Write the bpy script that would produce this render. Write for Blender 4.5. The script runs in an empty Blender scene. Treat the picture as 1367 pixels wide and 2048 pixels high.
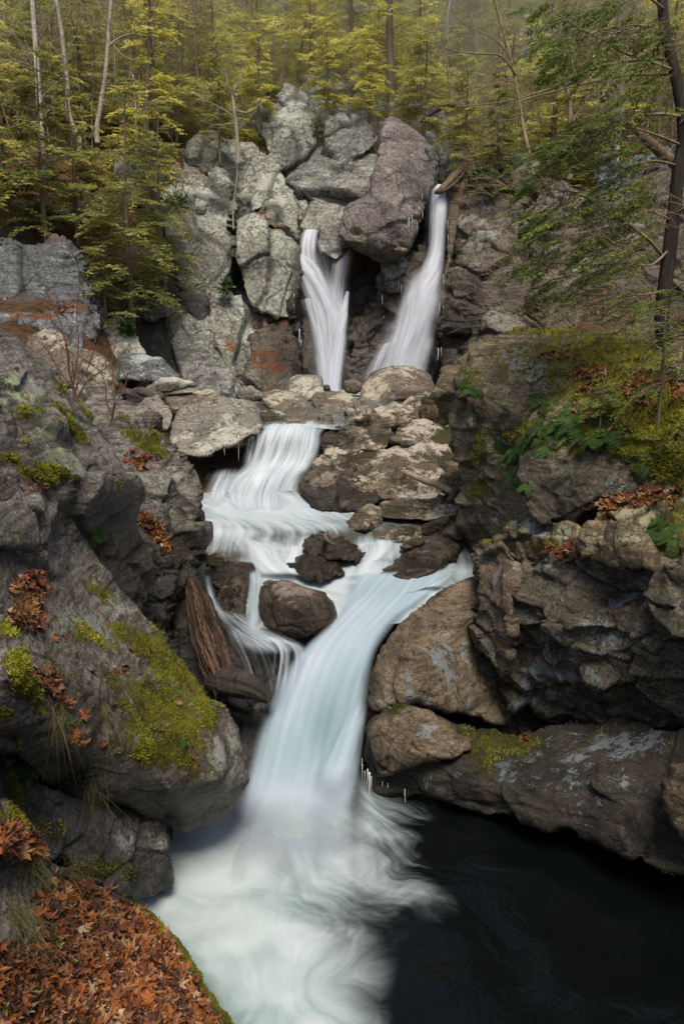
import bpy, math, random
import numpy as np
from mathutils import Vector, Matrix

# ------------------------------------------------------------------ camera frame
W, H = 1367.0, 2048.0
FPX = 28.0 / 36.0 * H
PITCH = math.radians(12.0)
CAM = np.array([0.0, 0.0, 5.0])
CP, SP = math.cos(PITCH), math.sin(PITCH)
scene = bpy.context.scene
COL = scene.collection

def at(u, v, Y):
    """World point at distance Y (metres ahead) seen at photo position u, v."""
    u = np.asarray(u, float); v = np.asarray(v, float); Y = np.asarray(Y, float)
    x = (u - W / 2) / FPX; y = (H / 2 - v) / FPX
    dy = CP + y * SP; dz = -SP + y * CP
    t = Y / dy
    return np.stack([x * t, Y + 0 * t, CAM[2] + dz * t], -1)

def pix(P):
    """Inverse of at(): world -> photo position."""
    d = np.asarray(P, float) - CAM
    f = d[..., 1] * CP - d[..., 2] * SP
    up = d[..., 1] * SP + d[..., 2] * CP
    return W / 2 + d[..., 0] / f * FPX, H / 2 - up / f * FPX

# ------------------------------------------------------------------ noise
def _hash(ix, iy, iz, seed):
    h = (ix.astype(np.int64) * 374761393 + iy.astype(np.int64) * 668265263 + iz.astype(np.int64) * 2147483647 + seed * 974634777) & 0xFFFFFFFF
    h = ((h ^ (h >> 13)) * 1274126177) & 0xFFFFFFFF
    h = ((h ^ (h >> 16)) * 2246822519) & 0xFFFFFFFF
    return ((h ^ (h >> 15)) & 0xFFFFFF) / float(0xFFFFFF)

def vnoise(P, seed=0):
    I = np.floor(P).astype(np.int64); F = P - I
    F = F * F * F * (F * (F * 6 - 15) + 10)
    r = 0
    for dx in (0, 1):
        wx = F[:, 0] if dx else 1 - F[:, 0]
        for dy in (0, 1):
            wy = F[:, 1] if dy else 1 - F[:, 1]
            for dz in (0, 1):
                wz = F[:, 2] if dz else 1 - F[:, 2]
                r = r + wx * wy * wz * _hash(I[:, 0] + dx, I[:, 1] + dy, I[:, 2] + dz, seed)
    return r * 2 - 1

def fbm(P, seed=0, oct=4, gain=.5):
    a, r, s = 1.0, 0, 0
    for o in range(oct):
        r = r + a * vnoise(P * 2 ** o + 17.3 * o, seed + o); s += a; a *= gain
    return r / s

def ridged(P, seed=0, oct=3):
    a, r, s = 1.0, 0, 0
    for o in range(oct):
        r = r + a * (1 - 2 * np.abs(vnoise(P * 2 ** o + 9.1 * o, seed + o))); s += a; a *= .5
    return r / s

def worley(P, seed=0):
    I = np.floor(P).astype(np.int64)
    f1 = np.full(len(P), 9.0); f2 = np.full(len(P), 9.0); idr = np.zeros(len(P)); tl = np.zeros(len(P))
    for dx in (-1, 0, 1):
        for dy in (-1, 0, 1):
            for dz in (-1, 0, 1):
                c = I + np.array([dx, dy, dz])
                q = np.stack([c[:, k] + _hash(c[:, 0], c[:, 1], c[:, 2], seed + 11 * (k + 1)) for k in range(3)], 1)
                d = np.sqrt(((q - P) ** 2).sum(1))
                r = _hash(c[:, 0], c[:, 1], c[:, 2], seed + 77)
                m1 = d < f1
                f2 = np.where(m1, f1, np.minimum(f2, d))
                idr = np.where(m1, r, idr)
                g = np.stack([_hash(c[:, 0], c[:, 1], c[:, 2], seed + 101 + 7 * k) - .5 for k in range(3)], 1)
                tl = np.where(m1, ((P - q) * g).sum(1) * 2, tl)
                f1 = np.where(m1, d, f1)
    return f1, f2, idr, tl

# ------------------------------------------------------------------ mesh linking
def link_mesh(name, V, faces, mat, loc=(0, 0, 0), parent=None, smooth=True, attrs=None, uv=None, mats=None, fmat=None):
    """V (n,3) world coordinates; faces = (k,4) or (k,3) int array, or a list of such arrays."""
    V = np.asarray(V, np.float64) - np.asarray(loc, float)
    if not isinstance(faces, list): faces = [faces]
    faces = [np.asarray(f, np.int32) for f in faces if len(f)]
    me = bpy.data.meshes.new(name)
    nl = sum(f.size for f in faces); nf = sum(len(f) for f in faces)
    me.vertices.add(len(V)); me.vertices.foreach_set('co', V.astype(np.float32).ravel())
    me.loops.add(nl); me.polygons.add(nf)
    li = np.concatenate([f.ravel() for f in faces])
    tot = np.concatenate([np.full(len(f), f.shape[1], np.int32) for f in faces])
    st = np.concatenate([[0], np.cumsum(tot)[:-1]]).astype(np.int32)
    me.loops.foreach_set('vertex_index', li)
    me.polygons.foreach_set('loop_start', st)
    me.polygons.foreach_set('use_smooth', np.full(nf, smooth))
    if uv is not None:
        l = me.uv_layers.new(name='UVMap')
        l.data.foreach_set('uv', np.asarray(uv, np.float32)[li].ravel())
    for k, a in (attrs or {}).items():
        at_ = me.attributes.new(k, 'FLOAT', 'POINT')
        at_.data.foreach_set('value', np.asarray(a, np.float32))
    me.update(calc_edges=True); me.validate()
    for m in (mats or [mat]): me.materials.append(m)
    if fmat is not None: me.polygons.foreach_set('material_index', np.asarray(fmat, np.int32))
    o = bpy.data.objects.new(name, me); COL.objects.link(o)
    o.location = loc
    if parent is not None:
        o.parent = parent; o.location = np.asarray(loc, float) - np.asarray(parent.location) if parent.get('_w') else loc
    return o

def tag(o, label=None, cat=None, group=None, kind=None):
    if label: o['label'] = label
    if cat: o['category'] = cat
    if group: o['group'] = group
    if kind: o['kind'] = kind
    return o

def empty(name, loc, label, cat, group=None):
    o = bpy.data.objects.new(name, None); COL.objects.link(o); o.location = loc
    o.empty_display_size = .2
    return tag(o, label, cat, group)

class MB:
    """Collects shapes into one mesh (local coordinates)."""
    def __init__(s): s.V = []; s.Q = []; s.T = []; s.R = []; s.n = 0
    def add(s, V, Q=None, T=None, r=0.0):
        V = np.asarray(V, float)
        if Q is not None and len(Q): s.Q.append(np.asarray(Q) + s.n)
        if T is not None and len(T): s.T.append(np.asarray(T) + s.n)
        s.V.append(V); s.R.append(np.broadcast_to(np.asarray(r, float), (len(V),))); s.n += len(V)
    def tube(s, P, rad, sides=6, r=0.0, cap=True):
        P = np.asarray(P, float); n = len(P); rad = np.broadcast_to(np.asarray(rad, float), (n,))
        T = np.gradient(P, axis=0); T /= np.linalg.norm(T, axis=1)[:, None] + 1e-9
        ref = np.where(np.abs(T[:, 2:3]) > .9, np.array([[1., 0, 0]]), np.array([[0, 0, 1.]]))
        A = np.cross(T, ref); A /= np.linalg.norm(A, axis=1)[:, None] + 1e-9; B = np.cross(T, A)
        for i in range(1, n):
            if (A[i] * A[i - 1]).sum() < 0: A[i] *= -1; B[i] *= -1
        a = np.arange(sides) * 2 * math.pi / sides
        V = (P[:, None] + rad[:, None, None] * (np.cos(a)[None, :, None] * A[:, None] + np.sin(a)[None, :, None] * B[:, None])).reshape(-1, 3)
        i = np.arange(n - 1)[:, None] * sides; j = np.arange(sides)[None]; k = (j + 1) % sides
        Q = np.stack([i + j, i + k, i + sides + k, i + sides + j], -1).reshape(-1, 4)
        T_ = []
        if cap:
            V = np.concatenate([V, P[:1], P[-1:]]); c0, c1 = n * sides, n * sides + 1; e = (n - 1) * sides
            for q in range(sides):
                T_.append((c0, (q + 1) % sides, q)); T_.append((c1, e + q, e + (q + 1) % sides))
        s.add(V, Q, T_, r)
    def build(s, name, mat, loc=(0, 0, 0), parent=None, smooth=True, attr='rnd', local=True):
        V = np.concatenate(s.V); f = []
        if s.Q: f.append(np.concatenate(s.Q))
        if s.T: f.append(np.concatenate(s.T))
        o = link_mesh(name, V if local else V - np.asarray(loc, float), f, mat, (0, 0, 0), None, smooth, {attr: np.concatenate(s.R)})
        o.location = loc
        if parent is not None: o.parent = parent; o.location = (0, 0, 0)
        return o

# ------------------------------------------------------------------ node helpers
class NT:
    def __init__(s, name):
        s.m = bpy.data.materials.new(name); s.m.use_nodes = True; s.t = s.m.node_tree; s.t.nodes.clear()
        s.out = s.n('ShaderNodeOutputMaterial')
    def n(s, typ, **kw):
        nd = s.t.nodes.new(typ)
        for k, v in kw.items():
            if hasattr(nd, k) and k not in ('inputs',): setattr(nd, k, v)
        return nd
    def l(s, a, b): s.t.links.new(a, b)
    def set(s, sock, v):
        if hasattr(v, 'is_linked') or isinstance(v, bpy.types.NodeSocket): s.l(v, sock)
        else: sock.default_value = v
    def math(s, op, a, b=0.0, c=None, clamp=False):
        nd = s.n('ShaderNodeMath', operation=op, use_clamp=clamp); s.set(nd.inputs[0], a); s.set(nd.inputs[1], b)
        if c is not None: s.set(nd.inputs[2], c)
        return nd.outputs[0]
    def mr(s, x, a, b, c=0.0, d=1.0, smooth=False):
        nd = s.n('ShaderNodeMapRange', interpolation_type='SMOOTHSTEP' if smooth else 'LINEAR', clamp=True)
        for i, v in enumerate((x, a, b, c, d)): s.set(nd.inputs[i], v)
        return nd.outputs[0]
    def mix(s, f, a, b, blend='MIX'):
        nd = s.n('ShaderNodeMix', data_type='RGBA', blend_type=blend); s.set(nd.inputs[0], f)
        for sock, v in ((nd.inputs[6], a), (nd.inputs[7], b)):
            s.set(sock, v if isinstance(v, bpy.types.NodeSocket) else (*v[:3], 1.0))
        return nd.outputs[2]
    def noise(s, co, scale, detail=4, rough=.55, dist=0.0):
        nd = s.n('ShaderNodeTexNoise'); s.l(co, nd.inputs['Vector'])
        nd.inputs['Scale'].default_value = scale; nd.inputs['Detail'].default_value = detail
        nd.inputs['Roughness'].default_value = rough; nd.inputs['Distortion'].default_value = dist
        return nd.outputs['Fac']
    def voro(s, co, scale, feature='F1'):
        nd = s.n('ShaderNodeTexVoronoi', feature=feature); s.l(co, nd.inputs['Vector']); nd.inputs['Scale'].default_value = scale
        return nd.outputs['Distance']
    def mapping(s, co, scale=(1, 1, 1), rot=(0, 0, 0), loc=(0, 0, 0)):
        nd = s.n('ShaderNodeMapping'); s.l(co, nd.inputs['Vector'])
        nd.inputs['Scale'].default_value = scale; nd.inputs['Rotation'].default_value = rot; nd.inputs['Location'].default_value = loc
        return nd.outputs[0]
    def attr(s, name):
        return s.n('ShaderNodeAttribute', attribute_name=name).outputs['Fac']
    def bump(s, h, strength, dist, prev=None):
        nd = s.n('ShaderNodeBump'); s.l(h, nd.inputs['Height'])
        nd.inputs['Strength'].default_value = strength; nd.inputs['Distance'].default_value = dist
        if prev is not None: s.l(prev, nd.inputs['Normal'])
        return nd.outputs[0]
    def principled(s, color, rough=.8, normal=None, spec=.4):
        p = s.n('ShaderNodeBsdfPrincipled')
        s.set(p.inputs['Base Color'], color if isinstance(color, bpy.types.NodeSocket) else (*color, 1.0))
        s.set(p.inputs['Roughness'], rough); s.set(p.inputs['Specular IOR Level'], spec)
        if normal is not None: s.l(normal, p.inputs['Normal'])
        return p.outputs[0]

def rock_mat(name, dark, light, lich=(.34, .36, .31), la=.5, lich2=None, k=1.0, strata=.5, srot=(.5, .4, 0), moss=(.055, .075, .012), mossup=0.0, rough=.85, bump=1.0, litter=(.16, .06, .02), wet_shade=.42, lich_toplight=0.0):
    """k = feature scale in metres (1 near rocks, ~3 far cliffs)."""
    t = NT(name)
    co = t.n('ShaderNodeTexCoord').outputs['Object']
    nb = t.noise(co, .9 / k, 5, .6, .6)
    n1 = t.noise(co, 3.2 / k, 12, .68, .4)
    nf = t.noise(co, 22 / k, 8, .72)
    ng = t.noise(t.mapping(co, (1, 1, 2.2), srot), 75 / k, 6, .75)
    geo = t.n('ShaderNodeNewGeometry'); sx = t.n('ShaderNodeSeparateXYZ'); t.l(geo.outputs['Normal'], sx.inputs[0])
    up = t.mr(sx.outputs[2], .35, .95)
    st = t.noise(t.mapping(co, (1.2 / k, 1.2 / k, 11 / k), srot), 1.6, 8, .62, .5)
    base = t.mix(t.mr(n1, .32, .68), dark, light)
    base = t.mix(strata, base, t.mix(t.mr(st, .35, .65), tuple(c * .62 for c in dark), tuple(min(1, c * 1.25) for c in light)))
    base = t.mix(1.0, base, t.mix(t.mr(nb, .3, .7), (.62, .6, .58), (1.2, 1.2, 1.18)), 'MULTIPLY')
    base = t.mix(1.0, base, t.mix(t.mr(nf, .37, .63), (.36, .36, .36), (1.5, 1.5, 1.5)), 'MULTIPLY')
    base = t.mix(1.0, base, t.mix(t.mr(ng, .38, .62), (.48, .48, .48), (1.5, 1.5, 1.5)), 'MULTIPLY')
    # lichen crusts, made paler on upward faces as painted toplight
    lm = t.math('ADD', t.noise(co, 2.6 / k, 14, .74, .2), t.math('MULTIPLY', t.attr('lich'), .22))
    lm = t.math('ADD', lm, t.math('MULTIPLY', t.math('SUBTRACT', nb, .5), .35))
    lm = t.math('ADD', lm, t.math('ADD', t.math('MULTIPLY', up, lich_toplight), t.math('MULTIPLY', t.math('SUBTRACT', nf, .5), .32)))
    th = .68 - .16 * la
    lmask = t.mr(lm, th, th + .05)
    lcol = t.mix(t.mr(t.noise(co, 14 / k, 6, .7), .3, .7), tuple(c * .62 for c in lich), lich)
    if lich2: lcol = t.mix(t.mr(t.noise(t.mapping(co, loc=(7, 3, 1)), 1.1 / k, 3), .48, .54), lcol, lich2)
    base = t.mix(t.math('MULTIPLY', lmask, .85), base, lcol)
    vs = t.voro(t.mapping(co, loc=(3, 1, 9)), 9 / k)
    sp = t.math('MULTIPLY', t.mr(t.math('ADD', vs, t.math('MULTIPLY', nf, .25)), .27, .23), t.mr(nb, .47, .56))
    base = t.mix(t.math('MULTIPLY', sp, .35 + .4 * la), base, lcol)
    # dark stain spots
    ds = t.mr(t.noise(t.mapping(co, loc=(11, 5, 2)), 5.5 / k, 10, .75), .58, .66)
    base = t.mix(t.math('MULTIPLY', ds, .75), base, tuple(c * .35 for c in dark))
    # hairline fractures
    wv = t.n('ShaderNodeVectorMath', operation='ADD'); t.l(t.mapping(co, (1, 1, 1.7), srot), wv.inputs[0])
    nv = t.n('ShaderNodeTexNoise'); t.l(co, nv.inputs['Vector']); nv.inputs['Scale'].default_value = 1.7 / k; nv.inputs['Detail'].default_value = 6
    sv2 = t.n('ShaderNodeVectorMath', operation='SCALE'); t.l(nv.outputs['Color'], sv2.inputs[0]); sv2.inputs['Scale'].default_value = .9 * k; t.l(sv2.outputs[0], wv.inputs[1])
    ve = t.voro(wv.outputs[0], 1.1 / k, 'DISTANCE_TO_EDGE')
    cr_ = t.math('MULTIPLY', t.mr(ve, .0, .022, 1, 0), t.mr(n1, .4, .6))
    base = t.mix(t.math('MULTIPLY', cr_, .85), base, tuple(c * .2 for c in dark))
    # cracks and cavities hold dirt and painted occlusion shade
    base = t.mix(t.math('MULTIPLY', t.attr('crack'), .8), base, tuple(c * .22 for c in dark))
    # leaf litter stains
    rm = t.mr(t.math('ADD', t.attr('rust'), t.math('MULTIPLY', t.math('SUBTRACT', t.noise(co, 6 / k, 8, .7), .5), 2.6)), .5, .7)
    base = t.mix(rm, base, t.mix(nf, tuple(c * .4 for c in litter), litter))
    # moss
    mn = t.math('SUBTRACT', t.noise(co, 4.5 / k, 10, .7), .5)
    ma = t.math('ADD', t.attr('moss'), t.math('MULTIPLY', up, mossup))
    mm = t.mr(t.math('ADD', ma, t.math('ADD', t.math('MULTIPLY', mn, 4.6), t.math('MULTIPLY', t.math('SUBTRACT', nf, .5), 1.8))), .5, .85)
    mfine = t.noise(co, 60 / k, 6, .7)
    mc = t.mix(t.mr(t.noise(co, 5 / k, 5), .35, .65), tuple(c * .45 for c in moss), moss)
    mc = t.mix(t.mr(mfine, .38, .62), tuple(c * .15 for c in moss), mc)
    mc = t.mix(t.mr(nb, .42, .62), t.mix(.55, mc, (moss[0] * .55, moss[1] * .36, moss[2] * .5)), mc)
    base = t.mix(mm, base, mc)
    # wetness; on the left ledges it also paints shade into the colour
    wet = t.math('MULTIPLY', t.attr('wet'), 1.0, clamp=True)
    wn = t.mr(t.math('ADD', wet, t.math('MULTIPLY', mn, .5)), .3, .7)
    base = t.mix(t.math('MULTIPLY', wn, 1.0), base, t.mix(1.0, base, (wet_shade, wet_shade * .93, wet_shade * .82), 'MULTIPLY'))
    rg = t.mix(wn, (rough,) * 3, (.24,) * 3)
    hh = t.math('ADD', t.math('MULTIPLY', n1, .7), t.math('SUBTRACT', t.math('MULTIPLY', st, .16 * strata), t.math('MULTIPLY', cr_, .5)))
    b = t.bump(hh, .55 * bump, .16 * k)
    b = t.bump(nf, .6 * bump, .045 * k, b)
    b = t.bump(ng, .4 * bump, .016 * k, b)
    b = t.bump(t.math('MULTIPLY', mfine, t.math('ADD', mm, .15)), .8 * bump, .035 * k, b)
    t.l(t.principled(base, rg, b, .35), t.out.inputs[0])
    return t.m

def leafy_mat(name, stops, trans=.35, rough=.75, objvar=.0, sat=None):
    t = NT(name)
    r = t.attr('rnd')
    ramp = t.n('ShaderNodeValToRGB'); cr = ramp.color_ramp
    while len(cr.elements) < len(stops): cr.elements.new(.5)
    for e, (p, c) in zip(cr.elements, stops): e.position = p; e.color = (*c, 1)
    t.l(r, ramp.inputs[0]); col = ramp.outputs[0]
    co = t.n('ShaderNodeTexCoord').outputs['Object']
    col = t.mix(1.0, col, t.mix(t.mr(t.noise(co, 1.3, 3), .35, .65), (.6, .62, .6), (1.25, 1.2, 1.1)), 'MULTIPLY')
    if objvar:
        oi = t.n('ShaderNodeObjectInfo').outputs['Random']
        col = t.mix(oi, col, t.mix(1.0, col, (1 - objvar, 1 - objvar * .8, 1 - objvar), 'MULTIPLY'))
    d = t.principled(col, rough, None, .25)
    tr = t.n('ShaderNodeBsdfTranslucent'); t.l(col, tr.inputs[0])
    ms = t.n('ShaderNodeMixShader'); ms.inputs[0].default_value = trans
    t.l(d, ms.inputs[1]); t.l(tr.outputs[0], ms.inputs[2]); t.l(ms.outputs[0], t.out.inputs[0])
    return t.m

def bark_mat(name, dark, light, scale=6., horiz=False, bump=.5, attr_spots=None):
    t = NT(name)
    co = t.n('ShaderNodeTexCoord').outputs['Object']
    m = t.mapping(co, (1, 1, 4) if horiz else (1, 1, .18))
    n = t.noise(m, scale, 8, .65, .3)
    n2 = t.noise(co, scale * .3, 4)
    col = t.mix(t.mr(n, .35, .65), dark, light)
    col = t.mix(t.mr(n2, .4, .7), col, tuple(c * .5 for c in light))
    t.l(t.principled(col, .9, t.bump(n, bump, .03), .2), t.out.inputs[0])
    return t.m

# ------------------------------------------------------------------ rocks
def chaikin(P, k=.22, it=1):
    P = np.asarray(P, float)
    for _ in range(it):
        N = np.roll(P, -1, 0)
        P = np.stack([P * (1 - k) + N * k, P * k + N * (1 - k)], 1).reshape(-1, 2)
    return P

def sdf_poly(G, P):
    """signed distance (positive inside) and the closest boundary point."""
    best = np.full(len(G), 1e18); cp = np.zeros_like(G); ins = np.zeros(len(G), bool)
    for a, b in zip(P, np.roll(P, -1, 0)):
        e = b - a; w = G - a
        h = np.clip((w @ e) / (e @ e + 1e-12), 0, 1)
        q = a + h[:, None] * e; d = ((G - q) ** 2).sum(1)
        m = d < best; best = np.where(m, d, best); cp[m] = q[m]
        c = (a[1] > G[:, 1]) != (b[1] > G[:, 1])
        xi = (b[0] - a[0]) * (G[:, 1] - a[1]) / (b[1] - a[1] + 1e-12) + a[0]
        ins ^= c & (G[:, 0] < xi)
    d = np.sqrt(best)
    return np.where(ins, d, -d), cp

def depth_fn(ctrl):
    if np.isscalar(ctrl): return lambda G: np.full(len(G), float(ctrl))
    C = np.asarray(ctrl, float); X = C[:, :2] / 100; n = len(C)
    if n < 3:   # linear in v between two points
        v0, y0, v1, y1 = C[0, 1], C[0, 2], C[-1, 1], C[-1, 2]
        return lambda G: np.interp(G[:, 1], *zip(*sorted([(v0, y0), (v1, y1)])))
    K = np.linalg.norm(X[:, None] - X[None], axis=2) + 0.02 * np.eye(n)
    A = np.zeros((n + 3, n + 3)); A[:n, :n] = K; A[:n, n] = 1; A[:n, n + 1:] = X
    A[n, :n] = 1; A[n + 1:, :n] = X.T
    w = np.linalg.lstsq(A, np.concatenate([C[:, 2], [0, 0, 0]]), rcond=None)[0]
    def f(G):
        g = G / 100
        return np.linalg.norm(g[:, None] - X[None], axis=2) @ w[:n] + w[n] + g @ w[n + 1:]
    return f

def spots(U, V, L, seed=0):
    r = np.zeros(len(U))
    for s in L:
        u, v, ru, rv, k = s[:5]; a = s[5] if len(s) > 5 else 0.
        du, dv = U - u, V - v
        if a: du, dv = du * math.cos(a) + dv * math.sin(a), -du * math.sin(a) + dv * math.cos(a)
        r = np.maximum(r, k * np.clip(1.15 - np.sqrt((du / ru) ** 2 + (dv / rv) ** 2) * .68, 0, 1))
    return r

ROCKS = {}
_seed = [0]
def rock(key, name, label, cat, poly, depth, mat, R=30, D=None, thick=None, s=1.0, amp=.10, block=.6, strata=.25, sdir=(.3, .25, .92), fine=.25,
         moss=(), rust=(), lich=(), wet=(), wz=None, step=3.1, jit=2.0, group=None, kind=None, power=2.5, cut=.13):
    """A solid rock: its outline, the depth of its face and how it rounds off at the rim; the back is closed the same way."""
    _seed[0] += 1; sd = _seed[0]
    poly = np.asarray(poly, float)
    if key.startswith('c_') and len(poly) < 30:
        cen = poly.mean(0); dv = poly - cen; ln_ = np.linalg.norm(dv, axis=1)[:, None]; poly = poly + dv / ln_ * 7; power = 3.0; R = R * .42; block = .95; s = s * 1.9; amp = amp * .85; jit = 4.5; strata *= .5; fine = .15
    P = chaikin(poly, cut)
    # densify and roughen the outline
    Q = []
    for a, b in zip(P, np.roll(P, -1, 0)):
        n = max(1, int(np.linalg.norm(b - a) / 7)); Q += [a + (b - a) * i / n for i in range(n)]
    Q = np.array(Q)
    z = np.zeros((len(Q), 1))
    Q = Q + jit * np.stack([fbm(np.concatenate([Q / 26, z], 1), sd), fbm(np.concatenate([Q / 26, z + 5], 1), sd)], 1) * 2
    lo, hi = Q.min(0) - 2 * step, Q.max(0) + 2 * step
    gu = np.arange(lo[0], hi[0] + step, step); gv = np.arange(lo[1], hi[1] + step, step)
    U, V = np.meshgrid(gu, gv); nu, nv = len(gu), len(gv)
    G = np.stack([U.ravel(), V.ravel()], 1)
    d, cp = sdf_poly(G, Q)
    ok = d > -.72 * step
    okg = ok.reshape(nv, nu)
    cell = okg[:-1, :-1] & okg[:-1, 1:] & okg[1:, :-1] & okg[1:, 1:]
    idx = np.arange(nu * nv).reshape(nv, nu)
    quads = np.stack([idx[:-1, :-1], idx[1:, :-1], idx[1:, 1:], idx[:-1, 1:]], -1)[cell]
    used = np.unique(quads); remap = np.full(nu * nv, -1); remap[used] = np.arange(len(used)); quads = remap[quads]
    G, d, cp = G[used], d[used], cp[used]
    # rim vertices = those on an edge used once
    E = np.sort(np.concatenate([quads[:, [0, 1]], quads[:, [1, 2]], quads[:, [2, 3]], quads[:, [3, 0]]]), 1)
    Eu, c = np.unique(E, axis=0, return_counts=True)
    rim = np.zeros(len(G), bool); rim[Eu[c == 1].ravel()] = True
    G[rim] = cp[rim]; d = np.where(rim, 0, np.maximum(d, 0.05))
    Yb = depth_fn(depth)(G)
    if not np.isscalar(depth): Yb = np.clip(Yb, .86 * min(q[-1] for q in depth), 1.15 * max(q[-1] for q in depth))
    Ym = float(np.median(Yb))
    mpp = Ym / FPX
    size = math.sqrt(max((hi - lo).min(), 20) * (hi - lo).max()) * mpp
    if D is None: D = .8 * R * mpp
    if thick is None: thick = .45 * size
    t = np.clip(d / R, 0, 1); prof = (1 - (1 - t) ** power) ** (1 / power)
    Yf = Yb + D * (1 - prof)
    dm = max(d.max(), 1e-3); tb = np.clip(d / (.8 * dm), 0, 1)
    Yk = Yb + D + thick * np.sqrt(1 - (1 - tb) ** 2)
    n = len(G); inner = ~rim
    bk = np.arange(n); bk[inner] = n + np.arange(inner.sum())
    GG = np.concatenate([G, G[inner]])
    X = at(GG[:, 0], GG[:, 1], np.concatenate([Yf, Yk[inner]]))
    F = np.concatenate([quads, bk[quads[:, ::-1]]])
    def normals(X):
        N = np.zeros_like(X)
        fn = np.cross(X[F[:, 2]] - X[F[:, 0]], X[F[:, 3]] - X[F[:, 1]])
        for k in range(4): np.add.at(N, F[:, k], fn)
        return N / (np.linalg.norm(N, axis=1)[:, None] + 1e-12)
    N = normals(X)
    pw = X / s + sd * 3.17
    warp = np.stack([fbm(pw * 1.1 + 5, sd, 3), fbm(pw * 1.1 + 31, sd + 3, 3), fbm(pw * 1.1 + 57, sd + 6, 3)], 1)
    ps = pw + .2 * warp
    sq = np.array([1.15, 1.15, .6]) if key.startswith('c_') else np.array([1.0, 1.0, 1.9])
    f1, f2, idr, t1 = worley(ps * sq * .8, sd)
    g1, g2, idg, t2 = worley(ps * sq * 2.1 + 4.4, sd + 5)
    bd = np.clip((f2 - f1) / .045, 0, 1); gd = np.clip((g2 - g1) / .06, 0, 1)
    sv = np.asarray(sdir, float); sv = sv / np.linalg.norm(sv)
    al = (pw @ sv)[:, None] + .22 * warp[:, :1]
    stv = vnoise(np.concatenate([al * 4.2, pw[:, :2] * .35], 1), sd + 9) + .6 * vnoise(np.concatenate([al * 10.5, pw[:, :2] * .6], 1), sd + 12)
    h = .35 * fbm(pw * .8, sd, 3) + block * ((idr - .5) * .8 * bd + 2.1 * t1 * bd + (idg - .5) * .3 * gd + 1.0 * t2 * gd - .4 * (1 - bd) - .12 * (1 - gd))
    h = h + .55 * strata * stv + fine * fbm(pw * 4.2, sd + 4, 4) * .6
    crack = np.clip((1 - np.clip((f2 - f1) / .055, 0, 1)) * min(1, block * 1.3) + .35 * (1 - np.clip((g2 - g1) / .045, 0, 1)) * block, 0, 1)
    crack = np.maximum(crack, np.clip((-stv - .75) * 1.6, 0, 1) * min(1, strata * 2))
    Uu, Vv = GG[:, 0], GG[:, 1]
    ms_ = spots(Uu, Vv, moss); mh = np.clip((1.4 * ms_ + 1.1 * fbm(X * 5.5, 91, 4) - .45) / .4, 0, 1)
    X = X + N * (amp * s * h * (1 - .35 * mh) + (.022 * mh * (.6 + .8 * fbm(X * 14, 93, 3)) if Ym < 14 else 0))[:, None]
    at_ = dict(moss=1.4 * spots(Uu, Vv, moss), rust=spots(Uu, Vv, rust), lich=spots(Uu, Vv, lich), crack=crack)
    w = spots(Uu, Vv, wet)
    if wz: w = np.maximum(w, np.clip((wz[1] - X[:, 2]) / (wz[1] - wz[0] + 1e-9), 0, 1))
    at_['wet'] = w
    loc = X.mean(0); loc[2] = X[:, 2].min()
    o = link_mesh(name, X, F, mat, loc, None, True, at_)
    tag(o, label, cat, group, kind)
    N2 = normals(X)
    ROCKS[key] = dict(mh=mh[:n], o=o, uv=G, X=X[:n], N=N2[:n], poly=Q, d=d)
    return o

def on_rock(key, u, v):
    """Surface point and normal of a rock's face at photo position (u, v)."""
    r = ROCKS[key]; uu, vv = pix(r['X'])
    i = np.argmin((uu - u) ** 2 + (vv - v) ** 2 + 1e3 * (r['N'][:, 1] > .3))
    return r['X'][i], r['N'][i]

def catmull(A, n):
    A = np.asarray(A, float); m = len(A)
    s = np.linspace(0, m - 1, n); i = np.clip(np.floor(s).astype(int), 0, m - 2); t = (s - i)[:, None]
    g = lambda k: A[np.clip(k, 0, m - 1)]
    p0, p1, p2, p3 = g(i - 1), g(i), g(i + 1), g(i + 2)
    return .5 * (2 * p1 + (p2 - p0) * t + (2 * p0 - 5 * p1 + 4 * p2 - p3) * t ** 2 + (3 * p1 - p0 - 3 * p2 + p3) * t ** 3)
# ------------------------------------------------------------------ camera, light
cam = bpy.data.cameras.new('camera'); cam.sensor_fit = 'VERTICAL'; cam.sensor_height = 36; cam.sensor_width = 24; cam.lens = 28
cam.clip_end = 1000; cam.clip_start = .05
co_ = bpy.data.objects.new('camera', cam); COL.objects.link(co_)
co_.location = CAM; co_.rotation_euler = (math.pi / 2 - PITCH, 0, 0); scene.camera = co_

SUN_EL, SUN_AZ = 62.0, 174.0      # azimuth from straight ahead towards the right
world = bpy.data.worlds.new('World'); scene.world = world; world.use_nodes = True
wt = world.node_tree; wt.nodes.clear()
sky = wt.nodes.new('ShaderNodeTexSky'); sky.sky_type = 'NISHITA'; sky.sun_disc = False
sky.sun_elevation = math.radians(SUN_EL); sky.sun_rotation = math.radians(SUN_AZ)
sky.dust_density = 3.0; sky.air_density = 1.0
bg = wt.nodes.new('ShaderNodeBackground'); bg.inputs[1].default_value = .15
wo = wt.nodes.new('ShaderNodeOutputWorld'); wt.links.new(sky.outputs[0], bg.inputs[0]); wt.links.new(bg.outputs[0], wo.inputs[0])
sl = bpy.data.lights.new('sun', 'SUN'); sl.energy = 5.0; sl.angle = math.radians(24); sl.color = (1.0, .9, .74)
so = bpy.data.objects.new('sun', sl); COL.objects.link(so)
a, e = math.radians(SUN_AZ), math.radians(SUN_EL)
to_sun = Vector((math.sin(a) * math.cos(e), math.cos(a) * math.cos(e), math.sin(e)))
so.rotation_euler = to_sun.to_track_quat('Z', 'Y').to_euler(); so.location = to_sun * 60
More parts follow.
